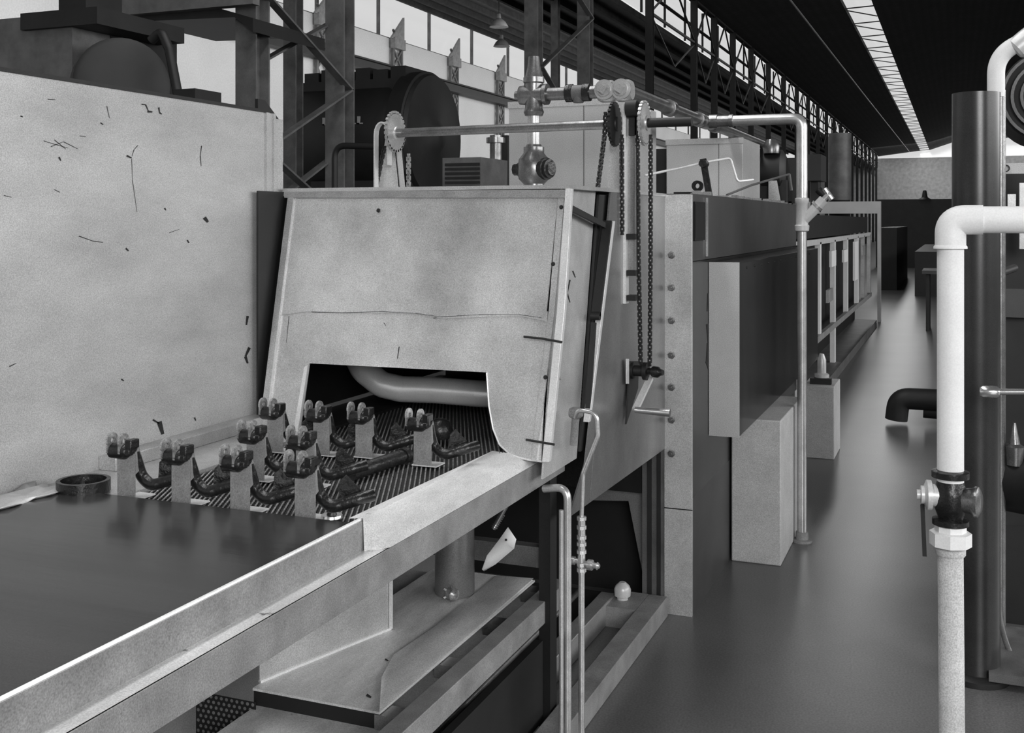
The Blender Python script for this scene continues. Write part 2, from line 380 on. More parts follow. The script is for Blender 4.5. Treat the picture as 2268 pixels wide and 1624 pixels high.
# far-left machine silhouettes
t = thing('blower_machine', P(200, 400, Y=6.5), 'dark machine behind the tall left panel, square body with round fan housing', 'machine')
m = MB(); fbox(m, -60, 160, 48, 400, 6.5, 1.0); m.build('body', 'steel_mid', t)
m = MB(); fbox(m, 45, 215, 30, 52, 6.45, 1.0); fbox(m, 150, 245, 55, 420, 6.9, .8); fbox(m, 130, 190, -60, 35, 6.7, .4); m.build('upper_frame', 'steel_dark', t)
cc = P(285, 190, Y=6.6)
MB().lathe(cc + V((-.2, .1, 0)), (.75, -.66, 0), [(0, .3), (.05, .345), (.3, .345), (.32, .31), (.33, .1)], 40).build('fan_housing', 'steel_dark', t)
m = MB().tube(fillet([P(335, 90, Y=6.5), P(357, 68, Y=6.5), P(375, 110, Y=6.5), P(398, 230, Y=6.5)], .05), .035, 12)
m.build('handle', 'steel_dark', t)
m = MB(); fbox(m, 385, 432, 198, 330, 6.4, .3); m.build('foot_block', 'steel_dark', t)
t = thing('overhead_walkway', P(300, 0, Y=8.0), 'dark overhead gantry girder crossing the upper left corner', 'girder')
m = MB().prism([P(195, 18, Y=8.2), P(300, 48, Y=8.2), P(520, 38, Y=8.2), P(560, 70, Y=8.2), P(560, 40, Y=8.2), P(440, 5, Y=8.2), P(200, 5, Y=8.2)], (0, 1.2, 0)); m.build('deck', 'steel_dark', t)
m = MB(); fbox(m, 200, 560, -2, 8, 8.1, .1); m.build('rail', 'steel_mid', t)
# ================================================================= TALL LEFT PANEL
t = thing('side_cabinet', (-2.3, 1.9, 0), 'tall pale scratched metal cabinet wall on the left of the conveyor', 'cabinet')
m = MB(); m.box(-2.46, -2.16, .2, 3.125, .0, 1.966)
pl = lambda x, y: P(x, y, X=-2.16)
scuffs(m, 1, [
    ([(313, 231), (322, 232), (328, 246)], 4), ([(326, 247), (337, 248)], 7), ([(351, 238), (353, 250), (358, 253)], 5),
    ([(96, 312), (115, 318), (150, 328)], 2), ([(112, 325), (140, 314), (172, 330)], 2), ([(120, 310), (145, 330)], 2), ([(130, 348), (134, 356)], 6),
    ([(305, 322), (296, 332), (292, 346)], 2), ([(280, 345), (291, 350)], 6), ([(291, 352), (293, 400), (303, 470)], 1.6),
    ([(446, 323), (443, 345), (445, 368)], 2.5), ([(174, 523), (205, 534), (228, 537)], 2.5), ([(278, 550), (284, 556)], 6),
    ([(414, 532), (418, 538)], 5), ([(364, 461), (367, 466)], 5), ([(222, 272), (228, 276)], 4), ([(45, 257), (50, 259)], 4), ([(452, 482), (460, 492)], 12),
    ([(176, 301), (190, 303)], 2), ([(105, 220), (122, 221)], 2), ([(120, 420), (132, 426)], 2), ([(338, 930), (352, 938)], 6), ([(352, 934), (360, 962)], 16),
    ([(430, 925), (433, 932)], 5), ([(268, 840), (274, 844)], 5), ([(374, 516), (396, 508)], 1.6), ([(548, 700), (545, 720)], 8), ([(552, 770), (543, 790), (548, 805)], 9),
    ([(8, 433), (25, 437)], 2), ([(236, 235), (242, 262)], 2), ([(20, 812), (35, 805)], 3)], pl, (.0012, 0, 0))
m.build('face_panel', ['panel_paint', 'mark_black'], t)
m = MB(); m.box(-2.46, -2.152, 3.125, 3.142, .0, 1.966); m.box(-2.46, -2.158, 3.142, 3.165, .0, 1.966); m.box(-2.46, -2.150, 3.165, 3.176, .0, 1.966); m.box(-2.46, -2.156, 3.176, 3.226, .0, 1.95)
m.build('corner_post', 'panel_paint', t)
m = MB(); m.box(-2.47, -2.153, .2, 3.13, 1.966, 1.975); m.prism([(-2.17, 3.10, 1.975), (-2.17, 3.10, 2.01), (-2.17, 3.14, 2.01), (-2.17, 3.226, 1.95), (-2.17, 3.19, 1.95)], (-.012, 0, 0)); m.build('top_capping', 'steel_dark', t)
m = MB(); m.box(-2.155, -2.150, 3.13, 3.235, .9, 1.55); m.build('gap_shade_strip', 'black_void', t, label='black strip standing in for the shaded gap beside the corner post')  # black strip painted in for the shade between cabinet and door
# ================================================================= CONVEYOR
XR = -1.17
t = thing('conveyor_table', (-1.6, 2, 0), 'long conveyor table with channel rail and wire mesh belt leading into the oven hood', 'conveyor')
m = MB(); m.prism([(XR, -.3, .796), (XR, -.3, .872), (XR - .006, -.3, .872), (XR - .006, -.3, .796)], (0, 3.65, 0)); m.build('outer_rail', 'rail_metal', t, bevel=.001)
m = MB(); m.prism([(XR - .002, -.3, .872), (XR - .002, -.3, .866), (-1.222, -.3, .866), (-1.222, -.3, .872)], (0, 3.33, 0)); m.build('channel_floor', 'cover_metal', t)
m = MB(); m.prism([(-1.217, -.3, .866), (-1.217, -.3, .937), (-1.223, -.3, .937), (-1.223, -.3, .866)], (0, 2.5, 0)); m.build('channel_web', 'rail_metal', t)
m = MB().tube([(-1.223, -.3, .940), (-1.223, 2.14, .940)], .0045, 8); m.build('edge_bead', 'bright_edge', t)
m = MB()
y0 = 2.13
m.add([(-1.252, y0, .940), (-1.215, y0, .944), (-1.212, y0, .868), (-1.168, y0 + .04, .8745), (-1.282, 3.02, .916), (-1.238, 3.02, .913), (-1.212, 3.02, .868), (-1.168, 3.30, .8745)],
      [(0, 1, 5, 4), (1, 3, 7, 5), (1, 2, 3), (5, 7, 6), (2, 6, 7, 3), (0, 4, 6, 2, 1)])
pc = lambda x, y: P(x, y, Z=.915)
m.build('cover_plate', 'cover_metal', t, label='bright worn sheet metal cover over the channel')
# belt
m = MB(); m.box(-1.9, -1.252, .2, 7.4, .895, .908); m.build('belt_bed', 'belt_bed', t)
m = MB(); d = V((-sin(radians(25)), cos(radians(25)), 0)); nrm = V((d.y, -d.x, 0)); zc = .912
k = 0
while k < 420:
    o = V((-1.25, 1.4, zc)) + nrm * (-.0125 * k + 1.45); k += 1
    # clip the wire o + s*d to the belt rectangle
    s0, s1 = -9, 9
    lo, hi = (-1.9 - o.x) / d.x, (-1.25 - o.x) / d.x; s0 = max(s0, min(lo, hi)); s1 = min(s1, max(lo, hi))
    lo, hi = (2.05 - o.y) / d.y, (4.6 - o.y) / d.y; s0 = max(s0, lo); s1 = min(s1, hi)
    if s1 - s0 < .01: continue
    n = max(2, int((s1 - s0) / .018)); pts = []; rr = []
    for i in range(n * 2 + 1):
        s = s0 + (s1 - s0) * i / (2 * n); pts.append(o + d * s + V((0, 0, .0015 * (i % 2)))); rr.append(.0016 if i % 2 else .0034)
    m.tube(pts, rr, 5, cap=False)
ob = m.build('mesh_belt', 'belt_wire', t, kind=None, label='dark woven wire belt with diagonal ridges')
m = MB(); m.box(-1.262, -1.248, 2.1, 4.4, .905, .914); m.build('belt_edge', 'steel_dark', t)
# apron
m = MB().box(-2.035, -1.224, -.3, 2.116, .925, .936); m.build('apron_plate', 'apron_sheet', t, bevel=.001, label='smooth dark reflective loading plate')
# left shelf
m = MB(); m.box(-2.16, -1.905, .2, 3.06, .905, .925); m.box(-2.16, -2.10, 2.35, 3.06, .925, .962); m.build('side_shelf', 'galvanised', t, bevel=.002)
m = MB(); m.box(-2.12, -1.905, 3.07, 4.4, .90, .920); m.build('inner_shelf', 'steel_dark', t)  # shelf carried on inside, darkened to stand for the hood's shade
for (x, y) in ((-1.185, 3.25), (-2.1, 3.25), (-1.185, .45), (-2.1, .45)):
    m = MB(); m.box(x - .025, x + .012, y - .03, y + .03, 0, .795 if x > -1.5 else .9); m.build('leg', 'steel_dark', t)
m = MB(); m.box(-2.1, -1.2, 3.24, 3.28, .51, .575); m.box(-2.1, -1.2, 3.238, 3.24, .56, .575); m.build('crossbar', 'steel_mid', t)
m = MB(); m.box(-1.93, -1.23, -.3, 3.3, .76, .80); m.build('under_tray', 'steel_dark', t)
# crumpled sheet on shelf
m = MB(); nx, ny = 14, 6; vs = []
for i in range(nx + 1):
    for j in range(ny + 1):
        vs.append((-2.15 + .12 * j / ny + .01 * sin(i * 1.7), 1.62 + .5 * i / nx + .01 * sin(j * 3 + i), .930 + .012 * abs(sin(i * 2.3 + j * 1.9)) + random.random() * .006))
m.add(vs, [(i * (ny + 1) + j, (i + 1) * (ny + 1) + j, (i + 1) * (ny + 1) + j + 1, i * (ny + 1) + j + 1) for i in range(nx) for j in range(ny)])
o = m.build('crumpled_sheet', 'pipe_bright'); sm = o.modifiers.new('Solid', 'SOLIDIFY'); sm.thickness = .002
tag(o, 'crumpled pale sheet lying on the shelf at the left edge behind the dark plate', 'sheet')
# rings
c = P(185, 1080, Z=.94); t = thing('wheel_ring', (c.x, c.y, .93), 'dark round wheel lying flat on the left shelf beside the first bracket', 'wheel')
MB().ring((c.x, c.y, .945), (0, 0, 1), .064, .054, .030, 40).build('rim', 'cast_dark', t)
m = MB().lathe((c.x, c.y, .932), (0, 0, 1), [(0, .02), (.012, .02), (.014, .008)], 20)
for k in range(3): a = k * 2 * pi / 3 + .3; m.bar((c.x, c.y, .938), (c.x + .056 * cos(a), c.y + .056 * sin(a), .938), .012, .008)
m.build('hub', 'cast_dark', t)
c = P(735, 1142, Z=.925); t = thing('metal_cap', (c.x, c.y, .915), 'small shiny round cap lying on the mesh belt by the cover plate', 'cap')
MB().lathe((c.x, c.y, .915), (0, 0, 1), [(0, .022), (.006, .026), (.012, .024)], 28).build('disc', 'bright_polish', t)
MB().lathe((c.x, c.y, .927), (0, 0, 1), [(0, .012), (.006, .010)], 20).build('boss', 'cast_dark', t)
# ================================================================= WORKPIECES on the belt
def workpiece(loc, label):
    x, y, z = loc
    t = thing('pedal_bracket', loc, label, 'bracket', 'pedal brackets standing on the belt')
    hw, hh = .027, .112
    m = MB(); m.box(x - hw, x + hw, y - .0015, y + .0015, z, z + hh); m.prism([(x + hw, y, z + .06), (x + hw, y, z + hh), (x + hw, y + .012, z + hh + .014), (x + hw, y + .022, z + hh - .01), (x + hw, y + .03, z + .075)], (-.0025, 0, 0)); m.build('plate', 'rail_metal', t)
    m = MB(); m.box(x - hw - .006, x + hw + .016, y - .002, y + .055, z, z + .003); m.build('foot', 'bright_edge', t)
    m = MB()
    m.box(x - .045, x + .022, y - .016, y + .014, z + hh - .004, z + hh + .012)
    m.lathe((x - .048, y - .004, z + hh + .004), (1, 0, 0), [(0, .012), (.008, .019), (.05, .019), (.06, .012)], 14)
    m.box(x + .004, x + .024, y - .012, y + .02, z + hh, z + hh + .034)
    yk = m.build('yoke_body', 'cast_dark', t, bevel=.003)
    for dx in (-.040, -.004):
        m = MB(); cxy = (x + dx, y - .006, z + hh + .030)
        m.ring(cxy, (1, 0, 0), .019, .0065, .006, 22); m.bar((x + dx, y - .008, z + hh), (x + dx, y - .007, z + hh + .022), .0065, .03, up=(0, 1, 0)); m.build('eye_lug', 'cast_bright', yk)
    m = MB().tube(fillet([(x + .012, y + .008, z + hh + .012), (x + .020, y + .03, z + .05), (x + .055, y + .025, z + .030), (x + .115, y + .05, z + .050), (x + .135, y + .075, z + .055)], .03), .0145, 12)
    m.build('bent_arm', 'cast_dark', t)
    m = MB().prism([(x + .055, y + .05, z + .030), (x + .105, y + .075, z + .038), (x + .100, y + .075, z + .066), (x + .075, y + .055, z + .1), (x + .060, y + .05, z + .085)], (.004, -.006, 0)); m.build('web_plate', 'cast_dark', t)
    return t
W = [(280, 1104, 'pale plate bracket with twin eye lugs, leftmost in the front row on the belt'),
     (401, 1120, 'plate bracket with twin eye lugs, second from the left in the front row'),
     (532, 1137, 'plate bracket with twin eye lugs, third in the front row, behind the dark plate edge'),
     (676, 1154, 'plate bracket with twin eye lugs, rightmost of the front row by the shiny cap'),
     (566, 1066, 'plate bracket with twin eye lugs, left one of the middle row'),
     (676, 1082, 'plate bracket with twin eye lugs, right one of the middle row, before the opening'),
     (610, 1003, 'plate bracket with dark lugs standing against the left leg of the hood door'),
     (712, 1010, 'plate bracket with dark lugs just inside the left edge of the hood opening'),
     (806, 1015, 'plate bracket with twin lugs in the middle of the hood opening'),
     (936, 1033, 'plate bracket on a bright foot, rightmost of all, in the hood opening')]
w0 = None
for px, py, lb in W:
    q = P(px, py, Z=.917)
    if w0 is None: w0 = workpiece(q, lb)
    else: dup(w0, q, lb)
c = P(855, 1022, Z=.935)
m = MB().tube([P(775, 1050, Z=.935), P(895, 1010, Z=.935)], .020, 16); m.tube([P(890, 1012, Z=.935), P(900, 1008, Z=.935)], .023, 16)
tag(m.build('loose_tube', 'cast_dark'), 'thick black tube lying on the belt left of the rightmost bracket', 'tube')
m = MB().lathe(P(975, 970, Z=.93), (0, 0, 1), [(0, .035), (.02, .042), (.05, .03), (.06, .012)], 20)
tag(m.build('cast_knob', 'cast_dark'), 'dark lumpy casting on the belt behind the rightmost bracket', 'casting')
# ================================================================= OVEN
t = thing('curing_oven', (-1.6, 5.6, 0), 'long industrial oven with pale entry hood and dark riveted casing', 'oven')
OV = t
# hood
m = MB(); m.prism([(-1.104, 3.20, .69), (-1.104, 4.41, .672), (-1.104, 4.41, 1.705), (-1.104, 3.64, 1.705), (-1.104, 3.42, .98), (-1.104, 3.36, .82)], (-.006, 0, 0)); m.build('hood_side', 'hood_side', t)
m = MB(); m.prism([(-1.13, 3.04, .84), (-1.13, 3.35, .84), (-1.13, 3.55, 1.70), (-1.13, 3.215, 1.70)], (-.006, 0, 0)); 
scuffs(m, 1, [([(1262, 620), (1256, 650), (1262, 670)], 4), ([(1268, 600), (1274, 615)], 4), ([(1237, 830), (1240, 842)], 4)], lambda x, y: P(x, y, X=-1.13), (.001, 0, 0))
m.build('hood_front_cheek', ['door_sheet', 'mark_black'], t)
m = MB(); m.box(-2.14, -1.10, 3.20, 4.41, 1.700, 1.712); m.build('hood_top', 'galvanised', t)
m = MB(); m.box(-2.14, -2.134, 3.05, 4.5, .93, 1.70); m.build('hood_left_side', 'steel_dark', t)  # dark steel used so the hood interior reads as shaded
m = MB(); m.prism([(-1.085, 3.34, .96), (-1.085, 3.36, .96), (-1.085, 3.63, 1.60), (-1.085, 3.60, 1.60)], (-.02, 0, 0)); m.build('guide_angle', 'bright_edge', t, bevel=.001)
m = MB(); m.prism([(-1.12, 3.36, .86), (-1.12, 3.44, .86), (-1.12, 3.66, 1.69), (-1.12, 3.56, 1.69)], (-.01, 0, 0)); m.build('slot_backing', 'steel_dark', t)
m = MB(); m.bar((-1.095, 3.575, 1.60), (-1.095, 3.44, 1.29), .012, .03, up=(1, 0, 0)); m.lathe((-1.11, 3.44, 1.29), (1, 0, 0), [(0, .014), (.03, .014)], 14); m.bar((-1.095, 3.42, 1.27), (-1.095, 3.36, 1.0), .012, .016, up=(1, 0, 0)); m.build('latch_bar', 'steel_dark', t)
# door
dv = (0, 0.006, .0)
m = MB()
full = [(570, 968), (637, 438), (1240, 436), (1203, 1022), (1165, 1018), (1130, 1008), (1106, 985), (1092, 950), (1083, 900), (1078, 825), (685, 805), (665, 968)]
D = thing  # noqa
# split into upper sheet and lower sheet
up = [(609, 700), (637, 438), (1236, 436), (1208, 712), (1150, 700), (980, 706), (920, 695), (760, 692), (680, 690)]
lo = [(572, 968), (609, 680), (1213, 690), (1198, 1022), (1165, 1018), (1130, 1008), (1106, 985), (1092, 950), (1083, 900), (1078, 825), (685, 805), (662, 968)]
m.prism([PD(*p, .004) for p in up], dv)
scuffs(m, 1, [([(835, 466), (840, 470)], 8), ([(690, 691), (760, 693), (840, 690), (920, 694), (975, 702), (1060, 697), (1150, 697), (1200, 704)], 1.6), ([(1232, 490), (1228, 560)], 4), ([(1225, 580), (1222, 640)], 3)], lambda x, y: PD(x, y, .006), (0, 0, 0))
ud = m.build('hood_door', ['door_sheet', 'mark_black'], t, label='leaning pale door sheet with torn lower edge')
m = MB(); m.prism([PD(*p) for p in lo], dv)
scuffs(m, 1, [([(884, 768), (880, 795)], 3), ([(960, 705), (990, 700), (1030, 696)], 2), ([(640, 700), (634, 760)], 1.5), ([(850, 715), (855, 722)], 2)], lambda x, y: PD(x, y, .001), (0, 0, 0))
m.build('lower_sheet', ['door_sheet', 'mark_black'], ud)
m = MB()                                              # rolled edge round the opening
pth = [PD(x, y, .003) for x, y in ((1078, 826), (1083, 900), (1092, 950), (1106, 985), (1130, 1008), (1165, 1018), (1200, 1023))]
m.tube(fillet(pth, .02, 4), .0028, 8); m.build('opening_edge', 'bright_edge', ud)
m = MB(); m.prism([PD(x, y, .004) for x, y in ((686, 808), (678, 812), (652, 968), (662, 968))], (0, -.012, 0)); m.build('opening_jamb', 'bright_edge', ud)
m = MB(); m.prism([PD(x, y, .012) for x, y in ((572, 968), (637, 438), (650, 438), (585, 968))], (0, .012, 0)); m.build('left_edge_strip', 'galvanised', ud)
m = MB(); m.prism([PD(x, y, .008) for x, y in ((1176, 1020), (1215, 690), (1236, 436), (1250, 436), (1228, 690), (1188, 1022))], (0, .008, 0)); m.build('right_edge_strip', 'door_sheet', ud)
m = MB(); m.prism([PD(x, y, .018) for x, y in ((1200, 1024), (1233, 690), (1252, 418), (1266, 418), (1250, 690), (1216, 1024))], (0, .02, 0)); m.build('edge_angle', 'bright_edge', ud, bevel=.001, label='bright angle iron down the right door edge')
m = MB(); m.prism([PD(x, y, .012) for x, y in ((630, 438), (625, 424), (1256, 420), (1256, 438))], (0, .03, 0)); 
m.build('top_strip', 'rail_metal', ud)
for pts in (((1160, 746), (1200, 750), (1245, 758)), ((1165, 974), (1200, 980), (1228, 985))):
    m = MB().tube([PD(x, y, .03) for x, y in pts], .0035, 8); m.build('wire_pin', 'mark_black', ud)
for x, y in ((1243, 459), (1225, 585), (1208, 836), (838, 466), (620, 470)):
    m = MB().lathe(PD(x, y, .008), (0, -1, .2), [(0, .007), (.004, .005)], 10); m.build('rivet', 'steel_dark', ud)
m = MB().bar(PD(1262, 460, -.01), P(1340, 500, X=-1.1), .010, .018); m.build('stay_rod', 'steel_dark', t)
# flange plate and legs
m = MB(); m.box(-1.106, -.992, 4.395, 4.41, 0, 1.708); FLG = m.build('end_flange', 'door_sheet', t, bevel=.001, label='pale bolted end flange')
m = MB(); m.box(-1.106, -.990, 4.393, 4.396, .43, .434); m.build('seam', 'steel_dark', FLG)
for yy in (565, 637, 710, 787, 858, 930, 1005):
    c = P(1487, yy, Y=4.39); m = MB().lathe(c, (0, -1, 0), [(-.01, .016), (.0, .016), (.001, .011), (.012, .011)], 6); m.lathe(c + V((0, -.012, 0)), (0, -1, 0), [(0, .006), (.008, .005)], 10); m.build('bolt', 'pipe_metal', FLG)
m = MB(); m.box(-1.20, -1.106, 4.40, 4.42, 0, .95); m.build('inner_leg', 'steel_mid', t)
m = MB(); m.box(-1.175, -1.160, 4.388, 4.40, 0, .95); m.box(-1.135, -1.122, 4.388, 4.40, 0, .95); m.build('leg_groove', 'steel_dark', t)
m = MB(); m.prism([P(x, y, Y=4.46) for x, y in ((1290, 1108), (1300, 1030), (1450, 980), (1455, 1350), (1438, 1345), (1392, 1110))], (0, .01, 0)); m.build('cut_plate', 'hood_side', t)
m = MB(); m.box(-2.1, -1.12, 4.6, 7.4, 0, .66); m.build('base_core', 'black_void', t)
# casing
m = MB(); m.box(-2.1, -.992, 4.412, 7.53, .477, 1.435); 
scuffs(m, 1, [([(1568, 650), (1566, 690)], 3), ([(1568, 718), (1570, 760), (1566, 800), (1572, 822)], 11)], lambda x, y: P(x, y, X=-.992), (.001, 0, 0))
m.build('casing_side', ['casing_dark', 'mark_black'], t)
m = MB(); m.box(-2.1, -.995, 4.412, 7.53, 1.437, 1.712); m.build('casing_top_band', 'casing_grey', t)
m = MB(); m.box(-1.1, -.994, 4.412, 5.2, .0, .475); m.build('base_panel', 'casing_grey', t)
m = MB(); m.box(-.995, -.988, 4.43, 4.63, 1.52, 1.68); m.box(-.994, -.986, 4.44, 4.60, 1.53, 1.67)
m.build('vent_opening', 'black_void', t)
m = MB(); m.box(-.993, -.984, 4.66, 4.67, 1.45, 1.70); m.build('band_seam', 'galvanised', t)
m = MB(); m.box(-.992, -.861, 4.72, 7.58, .679, 1.421); SD = m.build('side_duct', 'casing_dark', t, bevel=.002, label='dark protruding side duct')
m = MB(); m.box(-.990, -.860, 4.712, 4.72, .677, 1.424); m.build('end_cap', 'duct_light', SD, label='pale front face of the side duct')
m = MB()
for i in range(12): m.lathe((-.861, 4.9 + i * .2, 1.395), (1, 0, 0), [(0, .006), (.004, .004)], 8)
m.build('rivet_row', 'steel_dark', SD)
m = MB()
for i in range(60):
    x0 = -1.02 - random.random() * .03; y = 4.5 + i * .05; m.box(x0, x0 + .03, y, y + .03, 1.712, 1.712 + random.random() * .018)
m.build('lagging_edge', 'rail_metal', t)
# duct inside the hood
pth = [P(1190, 880, Y=3.5), P(1060, 872, Y=3.5), P(960, 864, Y=3.48), P(890, 862, Y=3.46), P(845, 852, Y=3.45), P(805, 820, Y=3.45), P(780, 770, Y=3.5), P(770, 720, Y=3.55)]
m = MB().tube(fillet(pth, .08, 5), .046, 24); m.build('inner_duct', 'duct_shine', t, label='shiny bent duct inside the hood')
# black sheet standing in for the dark of the tunnel
m = MB(); m.box(-2.13, -1.11, 4.55, 4.56, .93, 1.7); m.build('tunnel_dark_sheet', 'black_void', t)
# flue boxes on top
def flue(name, x0, x1, y0, Y, depth, label, z0=1.712):
    t = thing(name, (PX(x0, Y), Y, z0), label, 'box')
    a, b = PX(x0, Y), PX(x1, Y); z1 = PZ((x0 + x1) / 2, y0, Y)
    MB().box(a, b, Y, Y + depth, z0, z1).build('body', 'duct_light', t, bevel=.003)
    MB().box(a - .004, b + .004, Y - .004, Y + .01, z1 - .03, z1 + .003).build('top_flange', 'duct_light', t)
    MB().box(a + (b - a) * .69, a + (b - a) * .695, Y - .002, Y, z0, z1).build('seam', 'casing_grey', t)
flue('flue_box', 1127, 1370, 222, 4.98, .7, 'tall pale sheet metal flue box behind the cross pipe on the oven')
flue('flue_box', 1476, 1645, 308, 6.4, .6, 'smaller pale flue box behind the linkage rod, farther along the oven top')
m = MB(); fbox(m, 1440, 1475, 330, 446, 6.5, .3)
tag(m.build('black_box', 'steel_dark'), 'narrow black box left of the smaller flue box', 'box')
# ================================================================= HOIST
t = thing('door_hoist', (-1.5, 3.81, 1.71), 'chain hoist with long cross shaft, sprocket wheels and hand crank on the hood', 'hoist')
zs, ysft = 1.949, 3.81
m = MB().tube([(-2.02, ysft, zs - .006), (-1.15, ysft, zs)], .0175, 18); m.build('cross_shaft', 'pipe_metal', t)
m = MB().tube([(-1.02, ysft, zs), (-.86, ysft, zs)], .017, 16); m.build('shaft_end', 'steel_dark', t)
for x, br in ((-2.03, 'cast_bright'), (-1.141, 'steel_dark'), (-1.03, 'galvanised')):
    R = .075; m = MB().lathe((x - .008, ysft, zs - (.006 if x < -2 else 0)), (1, 0, 0), [(-.006, R * .35), (0, R * .4), (.002, R * .8), (.002, R), (.012, R), (.012, R * .8), (.015, R * .36), (.02, R * .34)], 40)
    nT = 26
    for k in range(nT):
        a = 2 * pi * k / nT; m.box(x - .008 + .002, x - .008 + .012, ysft - .005, ysft + .005, zs + R - .003, zs + R + .006, rot=('X', a), piv=(x, ysft, zs))
    m.build('sprocket', 'galvanised' if br == 'cast_bright' else br, t)
m = MB().ring((-1.0215, ysft, zs), (1, 0, 0), .014, .006, .01, 20); m.build('hub', 'steel_dark', t)
# brackets
def bracket(x0, x1, xt0, xt1, Y, zb, zt):
    m = MB().prism([(x0, Y, zb), (x1, Y, zb), (xt1, Y, zt), (xt0, Y, zt)], (0, .006, 0)); m.prism([(x1, Y, zb), (xt1, Y, zt), (xt1, Y + .05, zt), (x1, Y + .05, zb)], (-.004, 0, 0)); return m
bracket(PX(836, 3.9), PX(886, 3.9), PX(855, 3.9), PX(873, 3.9), 3.9, 1.712, 1.95).build('bearing_bracket', 'duct_light', t)
bracket(PX(1342, 3.9), PX(1382, 3.9), PX(1352, 3.9), PX(1376, 3.9), 3.9, 1.64, 1.93).build('bearing_bracket', 'duct_light', t)
m = MB(); a, b = P(833, 420, Y=3.86), P(833, 300, Y=3.86); pts = [(a.x, 3.86, 1.715), (b.x, 3.86, b.z)] + [(b.x + .03 - .03 * cos(k * pi / 8), 3.86, b.z + .05 * sin(k * pi / 8)) for k in range(1, 9)] + [(b.x + .06, 3.86, b.z - .12)]
for p, q in zip(pts[:-1], pts[1:]): m.bar(p, q, .006, .03, up=(0, 1, 0))
m.build('guard_strap', 'bright_edge', t)
# vertical channel post
m = MB(); x0, x1 = PX(1384, 3.82), PX(1412, 3.82); zt, zb = PZ(1398, 232, 3.82), PZ(1398, 672, 3.82)
m.box(x0, x0 + .012, 3.79, 3.83, zb, zt); m.build('channel_flange', 'bright_edge', t)
m = MB(); m.box(x0 + .012, x1, 3.815, 3.823, PZ(1398, 600, 3.82), zt); m.box(x1 - .005, x1, 3.80, 3.815, PZ(1398, 600, 3.82), zt); m.build('channel_post', 'hood_side', t)
m = MB(); m.lathe((PX(1400, 3.79), 3.79, PZ(1400, 240, 3.79)), (1, 0, 0), [(-.02, .03), (.02, .03)], 20); m.box(PX(1392, 3.8), PX(1412, 3.8), 3.80, 3.84, PZ(1400, 300, 3.8), PZ(1400, 225, 3.8)); m.build('bearing', 'steel_dark', t)
for yy in (524, 567, 605, 660):
    c = P(1374 if yy == 567 else 1402, yy, Y=3.8); MB().box(c.x - .02, c.x + .012, 3.79, 3.83, c.z - .01, c.z + .01).build('clip', 'steel_dark', t)
# chains
def ch(pts, name='chain', mt='steel_dark'):
    chain(MB(), pts).build(name, mt, t)
R = .079
ch([P(852, 325, Y=3.88), P(844, 360, Y=3.88), P(832, 418, Y=3.88)])
ch([P(905, 342, Y=3.74), P(905, 420, Y=3.74)], mt='cast_bright')
ch([P(1341, 250, Y=3.74), P(1339, 300, Y=3.74), P(1326, 400, Y=3.66), P(1318, 460, Y=3.62)])
ch([P(1377, 300, Y=3.74), P(1378, 520, Y=3.74)])
cz = PZ(1425, 822, 3.85)
ch([P(1412, 300, X=-1.055), P(1414, 560, X=-1.055), P(1419, 812, X=-1.055)])
ch([P(1441, 300, Y=3.86), P(1441, 560, Y=3.86), P(1439, 812, Y=3.86)])
ch([P(1409, 330, X=-1.075), P(1410, 500, X=-1.075)])
# crank
m = MB().lathe((-1.10, 3.85, cz), (1, 0, 0), [(0, .030), (.02, .03), (.021, .02), (.05, .02), (.055, .032), (.07, .032), (.071, .012), (.11, .012)], 24); m.build('crank_sprocket', 'steel_dark', t)
m = MB().lathe((PX(1452, 3.83), 3.83, PZ(1450, 824, 3.83)), (1, -.3, 0), [(-.01, .020), (.01, .020), (.02, .012), (.03, .010)], 18); m.build('ratchet_knob', 'cast_dark', t)
pa, pb, pcx = P(1440, 838, Y=3.87), P(1407, 908, Y=3.74), P(1484, 915, Y=3.74)
m = MB().bar(pa, pb, .012, .022, up=(1, 0, 0)); CA_ = m.build('crank_arm', 'bright_edge', t)
m = MB().tube([pb, pb.lerp(pcx, .3), pcx], [.011, .012, .014], 16); m.build('crank_handle', 'bright_polish', CA_)
m = MB(); m.prism([P(x, y, X=-1.095) for x, y in ((1393, 800), (1412, 800), (1410, 860), (1384, 940), (1388, 880))], (.006, 0, 0)); m.build('crank_mount', 'steel_dark', t)
m = MB(); m.prism([P(x, y, X=-1.09) for x, y in ((1386, 795), (1391, 795), (1391, 850), (1386, 850))], (.004, 0, 0)); m.build('mount_edge', 'bright_edge', t)
# ================================================================= GAS MAIN on top
t = thing('gas_pipe', (-1.593, 4.18, 1.71), 'cast gas pipe run with tee, plugs and valve above the hood', 'pipe')
XG, YG, ZG = -1.593, 4.18, 2.113
m = MB().tube([(XG, YG, 1.712), (XG, YG, ZG)], .025, 18); m.build('drop_pipe', 'galvanised', t)
m = MB(); zc = PZ(1180, 375, YG)
m.lathe((XG, YG, zc - .1), (0, 0, 1), [(0, .030), (.02, .034), (.022, .042), (.04, .042), (.06, .062), (.1, .066), (.14, .062), (.165, .042), (.19, .042), (.191, .033), (.2, .03)], 28); VB = m.build('valve_body', 'pipe_metal', t)
m = MB().lathe((XG, YG, zc), (1, -.35, 0), [(.03, .045), (.07, .045), (.072, .038), (.085, .038), (.087, .028), (.095, .026)], 24); m.build('valve_cap', 'cast_dark', VB)
m = MB().lathe((XG, YG, zc), (-1, .1, 0), [(.03, .03), (.07, .03), (.072, .024), (.09, .024)], 8); m.build('valve_stem', 'cast_dark', VB)
